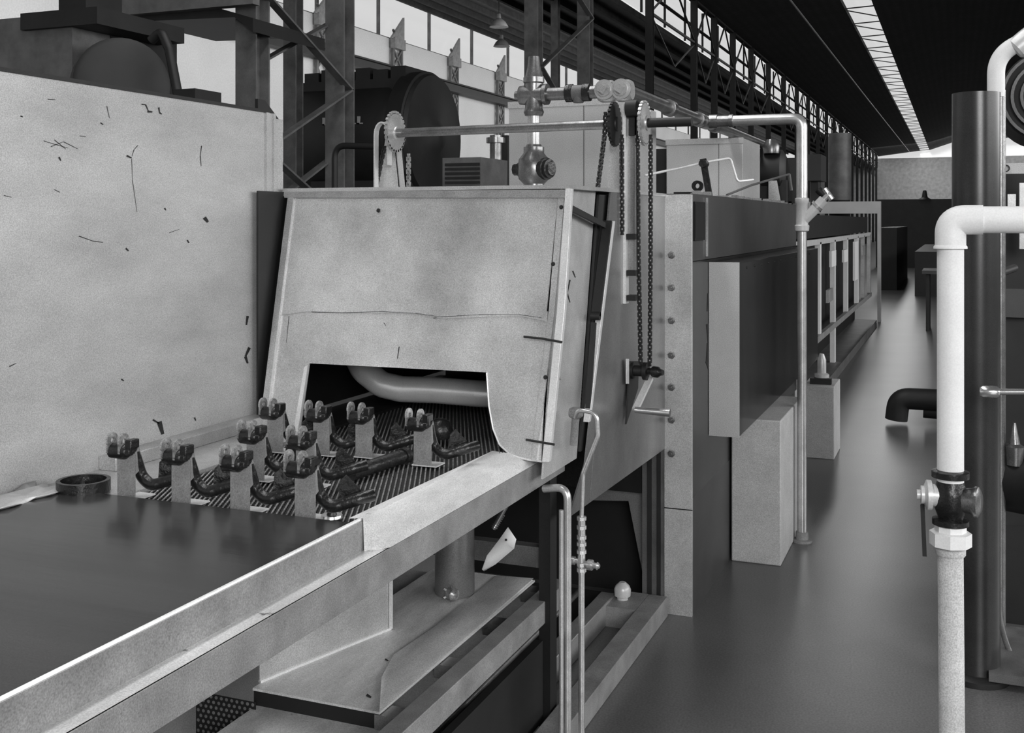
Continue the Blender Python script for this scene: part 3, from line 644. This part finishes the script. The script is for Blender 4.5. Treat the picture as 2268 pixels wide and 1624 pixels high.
m = MB().lathe((XG, YG, ZG - .085), (0, 0, 1), [(0, .036), (.015, .042), (.03, .036), (.13, .036), (.135, .043), (.155, .043), (.157, .036), (.2, .026), (.24, .022)], 24)
m.lathe((XG - .06, YG, ZG), (1, 0, 0), [(-.02, .018), (0, .018), (.001, .038), (.02, .04), (.1, .036), (.105, .043), (.12, .043)], 24); m.build('tee_fitting', 'pipe_metal', t)
XE = -1.21
m = MB().tube([(XG, YG, ZG), (XE, YG, ZG)], .026, 18); m.build('cross_pipe', 'pipe_metal', t)
for px in (1262, 1300): 
    x = PX(px, YG); m = MB().lathe((x, YG, ZG), (1, 0, 0), [(-.015, .027), (-.014, .036), (.014, .036), (.015, .027)], 24); m.build('coupling', 'cast_dark', t)
x = PX(1281, YG); m = MB().lathe((x, YG, ZG), (1, 0, 0), [(-.035, .032), (.035, .032)], 24); m.lathe((x, YG, ZG - .04), (0, 0, 1), [(0, .02), (.02, .028), (.05, .028)], 16); m.build('union', 'steel_mid', t)
for px in (1345, 1382):
    x = PX(px, YG)
    m = MB().lathe((x, YG, ZG), (1, 0, 0), [(-.035, .036), (-.02, .044), (.02, .044), (.035, .036)], 24); m.lathe((x, YG - .03, ZG + .003), (0, -1, 0), [(0, .040), (.015, .040), (.016, .028), (.024, .028)], 24); m.box(x - .014, x + .014, YG - .075, YG - .05, ZG - .012, ZG + .018, rot=('Y', .6)); m.build('plugged_elbow', 'galvanised', t)
m = MB().tube([(XE, YG, ZG), (XE, 7.9, ZG)], .028, 18); m.build('long_pipe', 'pipe_metal', t)
for y in (4.9, 5.5, 5.9): m = MB().lathe((XE, y, ZG), (0, 1, 0), [(-.03, .028), (-.028, .038), (.028, .038), (.03, .028)], 24); m.build('coupling', 'pipe_metal', t)
m = MB().lathe((XE, 5.64, ZG), (0, 1, 0), [(-.06, .036), (.06, .036)], 24); m.build('branch_tee', 'pipe_metal', t)
# burner head at the end of the long pipe
t = thing('burner_unit', (-1.2, 7.6, 1.71), 'dark burner blower at the end of the gas pipe on the oven', 'burner')
m = MB(); cb = P(1712, 380, Y=7.3); m.lathe(cb + V((-.08, 0, 0)), (1, 0, 0), [(0, .08), (.02, .14), (.14, .14), (.17, .09)], 28); m.build('blower_housing', 'steel_dark', t)
m = MB(); m.box(cb.x - .1, cb.x + .1, 7.2, 7.5, 1.712, cb.z - .06); m.build('base', 'steel_dark', t)
m = MB(); m.prism([P(x, y, Y=7.15) for x, y in ((1702, 446), (1728, 446), (1720, 400), (1702, 400))], (0, .02, 0)); m.build('white_plate', 'duct_light', t)
m = MB().lathe(P(1708, 340, Y=7.2), (0, 0, 1), [(0, .05), (.05, .055), (.09, .03)], 18); m.build('end_cap', 'pipe_metal', t)
m = MB(); fbox(m, 1645, 1700, 330, 446, 7.4, .2); fbox(m, 1730, 1765, 350, 450, 7.3, .2); m.build('motor_block', 'steel_dark', t)
# linkage rod
t = thing('damper_linkage', P(1500, 420, X=-1.06), 'thin cranked linkage rod with dark lever above the oven edge', 'linkage')
YL = 5.0
pts = [P(1428, 389, Y=4.6), P(1560, 360, Y=YL), P(1618, 350, Y=YL + .1), P(1633, 402, Y=YL + .1), P(1668, 398, Y=YL + .2)]
m = MB().tube(fillet(pts, .02), .0055, 8); m.build('rod', 'bright_edge', t)
m = MB().bar(P(1557, 352, Y=YL - .02), P(1572, 440, Y=YL - .02), .016, .028, up=(1, 0, 0)); m.lathe(P(1556, 362, Y=YL - .05), (0, 1, 0), [(0, .018), (.06, .018)], 14); m.build('lever', 'cast_dark', t)
m = MB().ring(P(1545, 412, Y=YL + .05), (0, 1, 0), .025, .012, .03, 20); m.box(PX(1492, YL), PX(1535, YL), YL, YL + .03, 1.715, 1.735); m.build('clamp', 'cast_dark', t)
m = MB().tube([P(1610, 432, Y=5.3), P(1665, 410, Y=5.6), P(1748, 386, Y=6.2)], .006, 8); m.tube([P(1748, 386, Y=6.2), P(1753, 422, Y=6.2)], .008, 8); m.build('tie_rod', 'steel_mid', t)
# ================================================================= GREY STAND PIPE on the right of the oven
t = thing('stand_pipe', (-.717, 5.64, 0), 'tall pale vent pipe from floor to gas main beside the oven casing', 'pipe')
XS, YS = -.717, 5.64
m = MB().tube([(XS, YS, 0), (XS, YS, 1.62)], .0235, 18); m.build('lower_pipe', 'pipe_steel', t)
m = MB().tube(fillet([(XS, YS, 1.60), (XS, YS, ZG), (XE + .03, YS, ZG)], .05), .0275, 18); m.build('upper_pipe', 'pipe_steel', t)
m = MB().lathe((XE + .03, YS, ZG), (1, 0, 0), [(0, .036), (.04, .036), (.041, .030), (.1, .030), (.101, .034), (.12, .034)], 20); m.build('coupling', 'pipe_metal', t)
z1 = PZ(1777, 500, YS)
m = MB().lathe((XS, YS, z1 - .03), (0, 0, 1), [(0, .026), (.005, .034), (.03, .036), (.035, .03), (.14, .031), (.145, .035), (.165, .035), (.17, .028)], 20)
m.tube([(XS, YS, z1 + .02), P(1800, 468, Y=YS), P(1825, 442, Y=YS)], .026, 16); m.build('y_fitting', 'pipe_bright', t)
m = MB().tube([P(1808, 458, Y=YS), P(1812, 454, Y=YS)], .032, 16); m.tube([P(1822, 445, Y=YS), P(1838, 428, Y=YS)], .014, 12); m.tube([P(1826, 418, Y=YS), P(1843, 442, Y=YS)], .014, 8); m.build('drain_cock', 'pipe_steel', t)
m = MB().lathe((XS, YS, 0), (0, 0, 1), [(0, .05), (.012, .05), (.015, .032), (.05, .030)], 20); m.build('floor_flange', 'rail_metal', t)
# ================================================================= CONCRETE BLOCKS
def block(x0, x1, y0, y1, z, label):
    m = MB(); m.box(x0, x1, y0, y1, 0, z); o = m.build('concrete_block', 'concrete', bevel=.006); return tag(o, label, 'block', 'concrete support blocks')
block(-.985, -.756, 5.195, 5.95, .674, 'large pale concrete block supporting the oven casing, nearest of the blocks')
block(-.97, -.762, 7.65, 8.05, .49, 'smaller concrete block farther back behind the stand pipe')
t = thing('small_motor', (-.87, 7.8, .49), 'small white and black pump standing on the farther concrete block', 'pump')
MB().lathe((-.86, 7.8, .49), (0, 0, 1), [(0, .05), (.06, .05), (.07, .03), (.16, .03), (.2, .015)], 16).build('body', 'pipe_bright', t)
MB().box(-.93, -.79, 7.72, 7.78, .49, .53).build('base', 'steel_dark', t)
# ================================================================= SECOND MACHINE down the aisle
t = thing('drying_line', (-1.5, 14, 0), 'second long machine down the aisle, open frame with white posts', 'machine')
x = -1.2
m = MB(); m.box(-2.4, -1.45, 9.3, 17.6, .1, 1.38); m.build('dark_body', 'steel_dark', t)
m = MB(); m.box(x - .04, x, 9.3, 17.4, 1.38, 1.43); m.box(x - .04, x, 9.3, 9.36, 0, 1.4); m.build('top_rail', 'bright_edge', t)
m = MB(); m.box(x - .03, x + .01, 9.3, 17.4, .47, .53); m.build('lower_rail', 'rail_metal', t)
for k, px in enumerate((1818, 1850, 1878, 1901, 1915, 1928)):
    y = YX(px, x); m = MB(); m.box(x - .05, x, y - .05, y + .05, .1 if k == 1 else .5, 1.4); m.build('post', 'pipe_white' if k < 4 else 'galvanised', t)
for k, (px, ya, yb) in enumerate(((1845, 555, 590), (1872, 553, 580), (1895, 535, 620), (1912, 545, 565), (1838, 640, 668))):
    y = YX(px, x + .02); a, b = P(px, ya, X=x + .02), P(px, yb, X=x + .02)
    m = MB(); m.box(x + .005, x + .03, y - .22, y + .22, b.z, a.z); m.build('sign_plate', 'pipe_white' if k < 3 else 'galvanised', t)
m = MB(); m.box(-1.45, x - .02, 9.3, 9.9, 1.28, 1.36); m.build('corner_gusset', 'galvanised', t)
m = MB(); m.box(-2.5, -1.13, 9.1, 17.6, 0, .10); m.build('plinth', 'steel_mid', t)
m = MB(); m.box(-2.2, -1.25, 10.2, 17.4, 1.44, 1.66); m.build('dark_hood', 'steel_dark', t)
t = thing('gantry_frame', (-1.4, 18.6, 0), 'grey gantry frame standing over the second machine down the aisle', 'frame')
Yg = 18.4; a = P(1790, 447, Y=Yg); b = P(1950, 473, Y=Yg)
MB().box(a.x - .6, b.x, Yg, Yg + .2, b.z, a.z).build('beam', 'duct_light', t)
MB().box(PX(1943, Yg), b.x, Yg, Yg + .2, 0, b.z).build('post', 'duct_light', t)
MB().box(a.x - .6, a.x - .5, Yg, Yg + .2, 0, b.z).build('post', 'duct_light', t)
t = thing('exhaust_stack', (PX(1859, 19), 19, 0), 'dark vertical stack with black lower part behind the second machine', 'chimney')
xs = PX(1860, 19); MB().tube([(xs, 19, 0), (xs, 19, 1.95)], .17, 24).build('lower_section', 'black_void', t)
MB().tube([(xs, 19, 1.95), (xs, 19, PZ(1860, 296, 19))], .185, 24).build('upper_section', 'steel_mid', t)
# more silhouettes on the oven line, behind the stand pipe
t = thing('filter_unit', (PX(1800, 9), 9, 0), 'black square filter box behind the tall vent pipe', 'box')
m = MB(); fbox(m, 1786, 1818, 342, 400, 9.2, .4); m.build('body', 'steel_dark', t)
m = MB(); fbox(m, 1795, 1812, 398, 470, 9.3, .2); m.tube([P(1812, 420, Y=9.3), P(1832, 440, Y=9.3)], .03, 10); m.build('outlet', 'steel_dark', t)
# far dark machinery at the end of the hall
t = thing('far_machine', (-1, 30, 0), 'dark bulk of machinery closing the far end of the aisle', 'machine')
m = MB(); a = P(1940, 442, Y=40); b = P(2125, 442, Y=40); m.box(a.x, b.x + 3, 40, 46, 0, a.z); m.build('body', 'steel_dark', t)
m = MB(); m.box(PX(1946, 27), PX(1986, 27), 27, 33, 0, 1.45); m.build('side_unit', 'steel_dark', t)
m = MB(); m.box(PX(2026, 25), PX(2150, 25), 25, 33, 0, .95); m.build('side_unit', 'steel_dark', t)
m = MB().lathe(P(2048, 442, Y=40), (0, 0, 1), [(0, .22), (.08, .10), (.3, .06), (.32, .02)], 12); m.build('vent_cap', 'steel_dark', t)
for i, (px, z) in enumerate(((1905, 1.3), (1930, 1.5))): pass
t = thing('low_bench', (PX(2070, 20), 20, 0), 'low grey bench standing across the aisle far down', 'bench')
c = P(2080, 600, Y=17); m = MB(); m.box(PX(2042, 17), PX(2130, 17), 17, 17.9, c.z - .05, c.z); m.build('top', 'casing_grey', t)
for dx in (.05, .5): m = MB(); m.box(PX(2042, 17) + dx, PX(2042, 17) + dx + .05, 17.1, 17.8, 0, c.z - .05); m.build('leg', 'steel_dark', t)
# black hose duct on the floor
pth = [P(1985, 935, Z=.06), P(1990, 900, Z=.14), P(2030, 885, Z=.18), P(2110, 885, Z=.18)]
a = P(1985, 938, Z=0.0); 
m = MB().tube(fillet([(a.x, a.y, .03), (a.x + .02, a.y, .20), (a.x + .55, a.y + .05, .20)], .16), .085, 18)
m.tube([(a.x + .2, a.y + .05, .10), (a.x + .7, a.y + .05, .08)], .05, 12)
tag(m.build('bent_duct', 'steel_dark'), 'black bent duct lying on the floor behind the white pipe', 'duct')
# ================================================================= WHITE PIPE in the right foreground
XW, YW = -.012, 2.37
t = thing('white_pipe', (XW, YW, 0), 'thick white painted pipe with elbow and valve in the right foreground', 'pipe')
zel = PZ(2107, 487, YW)
m = MB().tube([(XW, YW, 1.03), (XW, YW, 1.56)], .0255, 28); m.build('riser', 'pipe_white', t)
m = MB().tube(fillet([(XW, YW, 1.545), (XW, YW, zel), (XW + .06, YW, zel)], .05, 10), .0295, 28); m.lathe((XW, YW, 1.545), (0, 0, 1), [(0, .032), (.004, .032), (.008, .029)], 28); m.build('elbow', 'pipe_white', t)
m = MB().tube([(XW + .055, YW, zel), (XW + .5, YW, zel)], .0265, 28); m.build('branch_pipe', 'pipe_white', t)
zv = PZ(2107, 1105, YW)
m = MB().lathe((XW, YW, zv - .055), (0, 0, 1), [(0, .026), (.004, .035), (.014, .035), (.018, .024), (.035, .030), (.055, .034), (.075, .030), (.095, .024), (.098, .036), (.11, .036), (.113, .027)], 28); VB = m.build('valve_body', 'cast_dark', t)
m = MB().lathe((XW, YW, zv + .005), (-1, -.15, 0), [(.02, .022), (.035, .022), (.036, .030), (.045, .030), (.05, .018), (.056, .018), (.057, .010), (.064, .010)], 20); m.build('valve_cap', 'pipe_bright', VB)
m = MB().lathe((XW, YW, zv), (1, -.2, 0), [(.015, .022), (.04, .026), (.046, .030), (.052, .030), (.058, .018)], 20); m.build('valve_cap', 'pipe_metal', VB)
zu = PZ(2107, 1190, YW)
m = MB().lathe((XW, YW, zu - .018), (0, 0, 1), [(0, .036), (.002, .040), (.028, .040), (.030, .030), (.042, .030)], 8); m.build('union_nut', 'pipe_white', t)
m = MB().lathe((XW, YW, zu - .036), (0, 0, 1), [(0, .027), (.003, .029), (.012, .029), (.014, .026)], 28); m.build('collar', 'pipe_worn', t)
m = MB().tube([(XW + .004, YW, .42), (XW, YW, zu - .03)], .0245, 28); m.build('lower_pipe', 'pipe_worn', t)
m = MB().tube([(XW + .004, YW, 0), (XW + .004, YW, .43)], [.036, .036], 28); m.lathe((XW + .004, YW, .36), (0, 0, 1), [(0, .037), (.08, .037), (.1, .028)], 28); m.build('floor_sleeve', 'pipe_worn', t)
a, b = P(2043, 1118, Y=YW), P(2048, 1232, Y=YW)
m = MB().bar(a, b, .006, .008); m.bar(a, (XW - .05, YW, zv), .006, .006); m.build('valve_lever', 'steel_dark', VB)
# dark stack behind it
t = thing('black_flue', (.06, 4.19, 0), 'thick black vertical flue behind the white pipe', 'chimney')
xf, yf = .062, 4.19
MB().tube([(xf, yf, .02), (xf, yf, PZ(2158, 207, yf))], .079, 32).build('flue_tube', 'flue_black', t)
MB().lathe((xf, yf, 0), (0, 0, 1), [(0, .11), (.02, .11), (.03, .085)], 28).build('base_collar', 'steel_dark', t)
# tall thin pale pipe with gooseneck
t = thing('gooseneck_pipe', (.2, 4.6, 0), 'pale pipe curving over to the right behind the black flue', 'pipe')
Yn = 4.6; xn = PX(2215, Yn)
m = MB().tube([(xn, Yn, 0), (xn, Yn, PZ(2215, 200, Yn))], .020, 14); m.build('thin_riser', 'pipe_metal', t)
m = MB().tube(fillet([P(2206, 215, Y=Yn), P(2206, 120, Y=Yn), P(2300, 75, Y=Yn)], .25, 12), .032, 20); m.build('curved_section', 'pipe_white', t)
m = MB().lathe(P(2262, 100, Y=Yn), (.75, 0, .65), [(-.03, .035), (-.02, .045), (.03, .045), (.2, .034)], 16); m.build('coupling', 'pipe_bright', t)
# ribbed dark machine at the right edge
t = thing('ribbed_machine', (.6, 6.5, 0), 'dark ribbed machine cut off by the right edge, with pale channel bars', 'machine')
Ym = 6.0; c = P(2325, 212, Y=Ym + .3)
m = MB().lathe(c + V((0, 0, 0)), (0, 1, 0), [(0, .10), (.02, .24), (.6, .24)], 40); m.build('round_housing', 'steel_dark', t)
for k in range(4): m = MB().ring(c + V((0, -.01, 0)), (0, 1, 0), .23 - .045 * k, .215 - .045 * k, .03, 40); m.build('rib', 'steel_mid', t)
m = MB(); fbox(m, 2216, 2300, 362, 384, 5.9, .05); m.build('channel_bar', 'duct_light', t)
m = MB().ring(P(2228, 373, Y=5.89), (0, 1, 0), .018, .013, .01, 20); m.build('bolt_ring', 'steel_dark', t)
m = MB(); fbox(m, 2290, 2380, 250, 390, 6.4, .3); m.build('neck', 'steel_dark', t)
m = MB(); fbox(m, 2258, 2300, 405, 552, 6.0, .05); fbox(m, 2232, 2250, 430, 480, 5.95, .05); m.build('upright', 'galvanised', t)
m = MB(); fbox(m, 2216, 2400, 384, 1500, 6.3, .8); m.build('body', 'steel_dark', t)
m = MB(); fbox(m, 2228, 2300, 640, 705, 6.2, .1); m.build('grey_panel', 'casing_grey', t)
m = MB().tube([P(2204, 608, Y=5.0), P(2246, 594, Y=5.4)], .018, 10); m.build('side_arm', 'steel_dark', t)
m = MB().tube([P(2178, 868, Y=3.9), P(2300, 868, Y=3.9)], .010, 12); m.lathe(P(2192, 868, Y=3.9), (1, 0, 0), [(-.03, .014), (-.02, .02), (.02, .02), (.03, .014)], 14)
tag(m.build('grab_rail', 'bright_polish'), 'thin shiny horizontal rod crossing behind the white pipe at the right edge', 'rod')
t = thing('pump_set', (.45, 4.9, 0), 'dark pump cluster low at the right edge behind the flue', 'pump')
c = P(2250, 1060, Y=4.7)
m = MB().lathe(c, (1, -.5, 0), [(-.1, .08), (-.08, .13), (.1, .13), (.15, .08)], 24); m.build('pump_casing', 'steel_dark', t)
m = MB().lathe(P(2247, 960, Y=4.6), (0, 0, 1), [(-.12, .03), (-.05, .035), (-.04, .02), (.04, .005)], 14); m.build('oiler', 'pipe_metal', t)
m = MB(); fbox(m, 2200, 2330, 1160, 1420, 4.8, .5); m.build('base_block', 'steel_dark', t)
m = MB(); fbox(m, 2190, 2330, 1490, 1530, 4.1, .5); m.build('foot_plate', 'steel_mid', t)
m = MB().tube(fillet([P(2202, 1180, Y=4.5), P(2215, 1400, Y=4.4), P(2290, 1560, Y=4.2)], .3), .010, 10)
tag(m.build('hanging_hose', 'steel_mid'), 'thin dark hose trailing down behind the black flue', 'hose')
# ================================================================= GAS PIPES in front of the leg
t = thing('supply_pipes', (-1.05, 3.02, 0), 'pair of thin pipes rising before the conveyor leg, one bent over the top', 'pipe')
x, y = -1.06, YX(1257, -1.06)
zt = PZ(1240, 1078, y)
a = P(1205, 1080, Y=y + .02)
m = MB().tube(fillet([(x, y, 0), (x, y, zt), (a.x, y + .02, a.z - .004)], .05, 12), .0115, 16); m.build('hooked_pipe', 'pipe_steel', t)
x2 = -1.07; y2 = YX(1243, x2); m = MB().tube([(x2, y2, 0), (x2, y2, PZ(1243, 1130, y2))], .007, 12); m.build('side_pipe', 'pipe_steel', t)
t = thing('valve_pipe', (-1.03, 3.1, 0), 'thin pipe with in-line fittings and drain cock, curling up to the hood cheek', 'pipe')
x = -1.04; y = YX(1288, x)
zf0, zf1 = PZ(1288, 1262, y), PZ(1288, 1145, y)
m = MB().tube([(x, y, 0), (x, y, zf0)], .0095, 16); m.build('lower_pipe', 'pipe_steel', t)
m = MB().tube([(x, y, zf0 - .01), (x, y, zf1)], .0115, 12)
for yy in (1148, 1168, 1190, 1205, 1222, 1250, 1262):
    m.lathe((x, y, PZ(1288, yy, y)), (0, 0, 1), [(-.006, .012), (-.005, .015), (.005, .015), (.006, .012)], 8)
m.build('fitting_stack', 'pipe_steel', t)
zc = PZ(1300, 1250, y); m = MB().lathe((x, y, zc), (1, -.1, 0), [(0, .010), (.02, .010), (.021, .016), (.035, .016), (.036, .009), (.05, .009), (.051, .012), (.058, .006)], 10); m.lathe((x, y, zc + .006), (-1, 0, 0), [(0, .009), (.02, .009), (.021, .013), (.03, .013)], 10); m.build('drain_cock', 'pipe_steel', t)
tp = [(x, y, zf1), P(1292, 1050, Y=y), P(1325, 965, Y=y), P(1322, 915, Y=y), P(1280, 908, Y=y), P(1274, 925, Y=y + .02)]
m = MB().tube(fillet(tp, .03, 8), .0065, 12); m.build('curled_tube', 'pipe_steel', t)
m = MB(); c = P(1276, 915, Y=y + .03); m.lathe(c, (1, 0, 0), [(-.02, .014), (-.01, .018), (.01, .018), (.02, .01)], 12); m.tube([c, P(1270, 985, Y=y + .05)], .012, 10); m.build('jet_holder', 'rail_metal', t)
m = MB().tube([P(1306, 1110, Y=y), P(1318, 960, Y=y)], .0015, 6); m.build('wire', 'pipe_metal', t)
# ================================================================= UNDER THE CONVEYOR
t = thing('work_bench', (-1.5, 2.9, 0), 'low bench with worn metal top and open side rail under the conveyor', 'bench')
zt = .407
m = MB(); m.box(-1.668, -1.30, 2.36, 3.42, zt - .006, zt)
scuffs(m, 1, [([(812, 1540), (822, 1546)], 9), ([(985, 1398), (1000, 1400)], 7), ([(853, 1461), (860, 1465)], 6), ([(1125, 1288), (1130, 1292)], 6), ([(1072, 1395), (1080, 1390)], 4)], lambda x, y: P(x, y, Z=zt), (0, 0, .001))
m.build('top_plate', ['timber', 'mark_black'], t)
m = MB(); m.add([P(x, y, Z=zt + .006) for x, y in ((845, 1500), (872, 1450), (960, 1390), (1100, 1275), (1182, 1281), (1110, 1344), (840, 1579))] + [P(x, y, Z=zt) for x, y in ((845, 1500), (872, 1450), (960, 1390), (1100, 1275), (1182, 1281), (1110, 1344), (840, 1579))], [list(range(7)), list(range(13, 6, -1))] + [(i, (i + 1) % 7, (i + 1) % 7 + 7, i + 7) for i in range(7)]); m.build('edge_board', 'timber_lit', t, label='pale warped board along the bench edge, toned brighter to read as lit')
m = MB(); m.box(-2.0, -1.668, 2.6, 3.42, zt - .03, zt - .02); m.build('rear_shelf', 'rail_metal', t)
m = MB(); m.box(-1.245, -1.19, 1.9, 3.44, .346, .415); m.build('side_rail', 'rail_metal', t, bevel=.002)
m = MB(); m.box(-1.66, -1.25, 2.0, 3.4, .352, .362); m.build('lower_shelf', 'cover_metal', t)
for yb in (2.39, 2.72, 3.05, 3.36):
    m = MB(); m.box(-1.315, -1.245, yb - .03, yb + .03, .363, zt - .008); m.build('spacer_block', 'casing_grey' if yb > 3 else 'hood_side', t)
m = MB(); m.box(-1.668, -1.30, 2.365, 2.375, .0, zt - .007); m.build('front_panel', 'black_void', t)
m = MB(); m.box(-1.215, -1.19, 1.95, 3.2, .05, .3); m.build('side_skirt', 'steel_dark', t)
for yb in (2.45, 3.35): m = MB(); m.box(-1.63, -1.59, yb, yb + .04, 0, zt - .008); m.build('leg', 'steel_dark', t)
# perforated sheet
a, b = P(433, 1530, Y=2.34), P(565, 1530, Y=2.34)
m = MB(); nx, nz = 11, 12; x0, x1 = a.x, b.x; z1 = a.z - .002; z0 = z1 - .16
m.box(x0, x1, 2.342, 2.344, z0, z1)
m.cur = 1
for i in range(nx):
    for j in range(nz):
        cxx = x0 + (i + .5 + .5 * (j % 2)) * (x1 - x0) / (nx + .5); czz = z0 + (j + .5) * (z1 - z0) / nz
        m.lathe((cxx, 2.3415, czz), (0, -1, 0), [(0, .0045), (.0008, .0045)], 8)
m.cur = 0
m.box(x0, x1, 2.342, 2.36, 0, z0)
o = m.build('perforated_screen', ['black_void', 'perforated']); tag(o, 'dark perforated metal screen at the lower left end of the bench', 'screen')
# duct panel left of bench
a, b = P(864, 1392, Z=.41), P(575, 1510, Z=.41)
t = thing('sheet_trough', (b.x, b.y, .41), 'grey sheet metal panel standing on the bench under the conveyor rail', 'panel')
m = MB().prism([a, b, b + V((0, 0, .30)), a + V((0, 0, .30))], (-.006, .003, 0)); m.build('upright_sheet', 'galvanised', t)
m = MB().bar(a + V((.004, -.002, 0)), a + V((.004, -.002, .3)), .008); m.bar(a, b, .01, .006); m.build('folded_edge', 'bright_edge', t)
# drum
c = P(1005, 1325, Z=.41); t = thing('sheet_drum', (c.x - .02, c.y + .05, .41), 'grey cylindrical drum standing on the bench under the rail', 'drum')
MB().lathe((c.x - .02, c.y + .05, .41), (0, 0, 1), [(0, .062), (.008, .064), (.36, .062)], 32).build('shell', 'hood_side', t)
m = MB().lathe((c.x + .0, c.y - .02, .43), (1, -.6, 0), [(-.02, .012), (0, .02), (.02, .02), (.03, .01)], 12)
for k in range(5): a_ = k * 1.256; m.bar((c.x, c.y - .02, .432), (c.x + .025 * cos(a_), c.y - .03, .432 + .025 * sin(a_)), .006)
m.build('cock', 'cast_bright', t)
# white scoop
Yc = 3.0
t = thing('white_scoop', P(1100, 1215, Y=Yc), 'white folded metal scoop hanging below the conveyor rail', 'scoop')
top = [P(1068, 1262, Y=Yc), P(1078, 1232, Y=Yc), P(1108, 1192, Y=Yc), P(1124, 1169, Y=Yc - .02)]; bot = [P(1072, 1266, Y=Yc + .03), P(1098, 1250, Y=Yc + .02), P(1138, 1216, Y=Yc), P(1142, 1196, Y=Yc - .03)]
m = MB(); m.add(top + bot, [(0, 1, 5, 4), (1, 2, 6, 5), (2, 3, 7, 6)])
o = m.build('sheet', 'pipe_white', t); sm = o.modifiers.new('Solid', 'SOLIDIFY'); sm.thickness = .003
m = MB().lathe(P(1121, 1196, Y=Yc - .02), (0, -1, 0), [(0, .0035), (.002, .0035)], 10); m.build('rivet', 'mark_black', t)
m = MB()
m.tube([P(1122, 1120, Y=Yc + .02), P(1093, 1172, Y=Yc)], .007, 10)
for k in range(8): q = P(1112, 1140, Y=Yc + .02).lerp(P(1093, 1172, Y=Yc), k / 8); m.ring(q, (P(1093, 1172, Y=Yc) - P(1112, 1140, Y=Yc + .02)), .0095, .006, .004, 12)
m.build('threaded_rod', 'pipe_metal', t)
# floor trench frame
t = thing('floor_frame', (-1.2, 3.4, 0), 'grey raised frame lying on the floor along the conveyor leg, open in the middle', 'frame')
z = .08
m = MB(); m.box(-1.165, -1.085, 1.9, 4.37, 0, z); m.build('outer_beam', 'rail_metal', t, bevel=.003)
m = MB(); m.box(-1.345, -1.285, 1.9, 4.30, 0, z + .01); m.build('inner_beam', 'galvanised', t, bevel=.003)
m = MB(); m.box(-1.285, -1.165, 4.17, 4.37, 0, z); m.box(-1.285, -1.165, 2.9, 2.98, 0, z * .9); m.build('end_piece', 'rail_metal', t)
m = MB().tube([(-1.40, 2.2, .12), (-1.40, 4.2, .12)], .012, 10); tag(m.build('floor_pipe', 'pipe_metal'), 'thin pipe running along the floor inside the grey frame', 'pipe')
m = MB().lathe((-1.246, 4.27, .08), (0, 0, 1), [(0, .022), (.01, .022), (.015, .032), (.04, .034), (.055, .028), (.07, .012)], 20)
tag(m.build('pipe_end', 'pipe_bright'), 'pale rounded pipe end in the dark opening under the hood', 'pipe')
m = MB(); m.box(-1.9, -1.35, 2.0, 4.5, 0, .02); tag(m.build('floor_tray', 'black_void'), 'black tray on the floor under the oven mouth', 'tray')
# ================================================================= LIGHT
W_ = bpy.data.worlds.new('World'); scn.world = W_; W_.use_nodes = True
bg = W_.node_tree.nodes['Background']; bg.inputs[0].default_value = (1, 1, 1, 1); bg.inputs[1].default_value = 0.8
def area(name, loc, target, sx, sy, power):
    l = bpy.data.lights.new(name, 'AREA'); l.shape = 'RECTANGLE'; l.size = sx; l.size_y = sy; l.energy = power
    o = bpy.data.objects.new(name, l); COL.objects.link(o); o.location = loc
    o.rotation_euler = (V(target) - V(loc)).to_track_quat('-Z', 'Y').to_euler(); o['kind'] = 'helper'
    return o
area('rear_key_light', (2.6, -5.5, 3.4), (-1.5, 3.5, .9), 5, 3, 620)  # added key light behind the camera; the rear wall has no window
area('daylight_skylight_near', (-2.5, 3.5, 7.3), (-2.5, 3.5, 0), .8, 8, 260)
area('daylight_skylight_far', (-2.5, 60, 7.3), (-2.5, 60, 0), .8, 70, 900)
area('end_wall_fill', (3, 90, 7.2), (0, 96.9, 3), 20, 2, 420)  # added inside the hall, aimed at the end wall to brighten it
area('right_side_fill', (10.5, 7.5, 4.2), (-2.2, 7.5, 1.0), 22, 3, 1250)  # added side light; no windows in the right wall
area('left_wall_fill', (-9, 44, 5.0), (-14, 44, 4.0), 84, 2.6, 1700)  # added under the low roof to brighten the left wall
# ================================================================= CAMERA
cam = bpy.data.cameras.new('Camera'); co = bpy.data.objects.new('Camera', cam); COL.objects.link(co)
co.location = (0, 0, H); co.rotation_euler = (pi / 2, 0, radians(22.0))
cam.sensor_width = 36; cam.sensor_fit = 'HORIZONTAL'; cam.lens = F / 2268 * 36
cam.shift_y = (HY - 812) / 2268; cam.clip_start = .02; cam.clip_end = 300
scn.camera = co
vs = scn.view_settings; vs.view_transform = 'Standard'; vs.look = 'None'; vs.gamma = 1; vs.exposure = 0.0; vs.use_curve_mapping = False
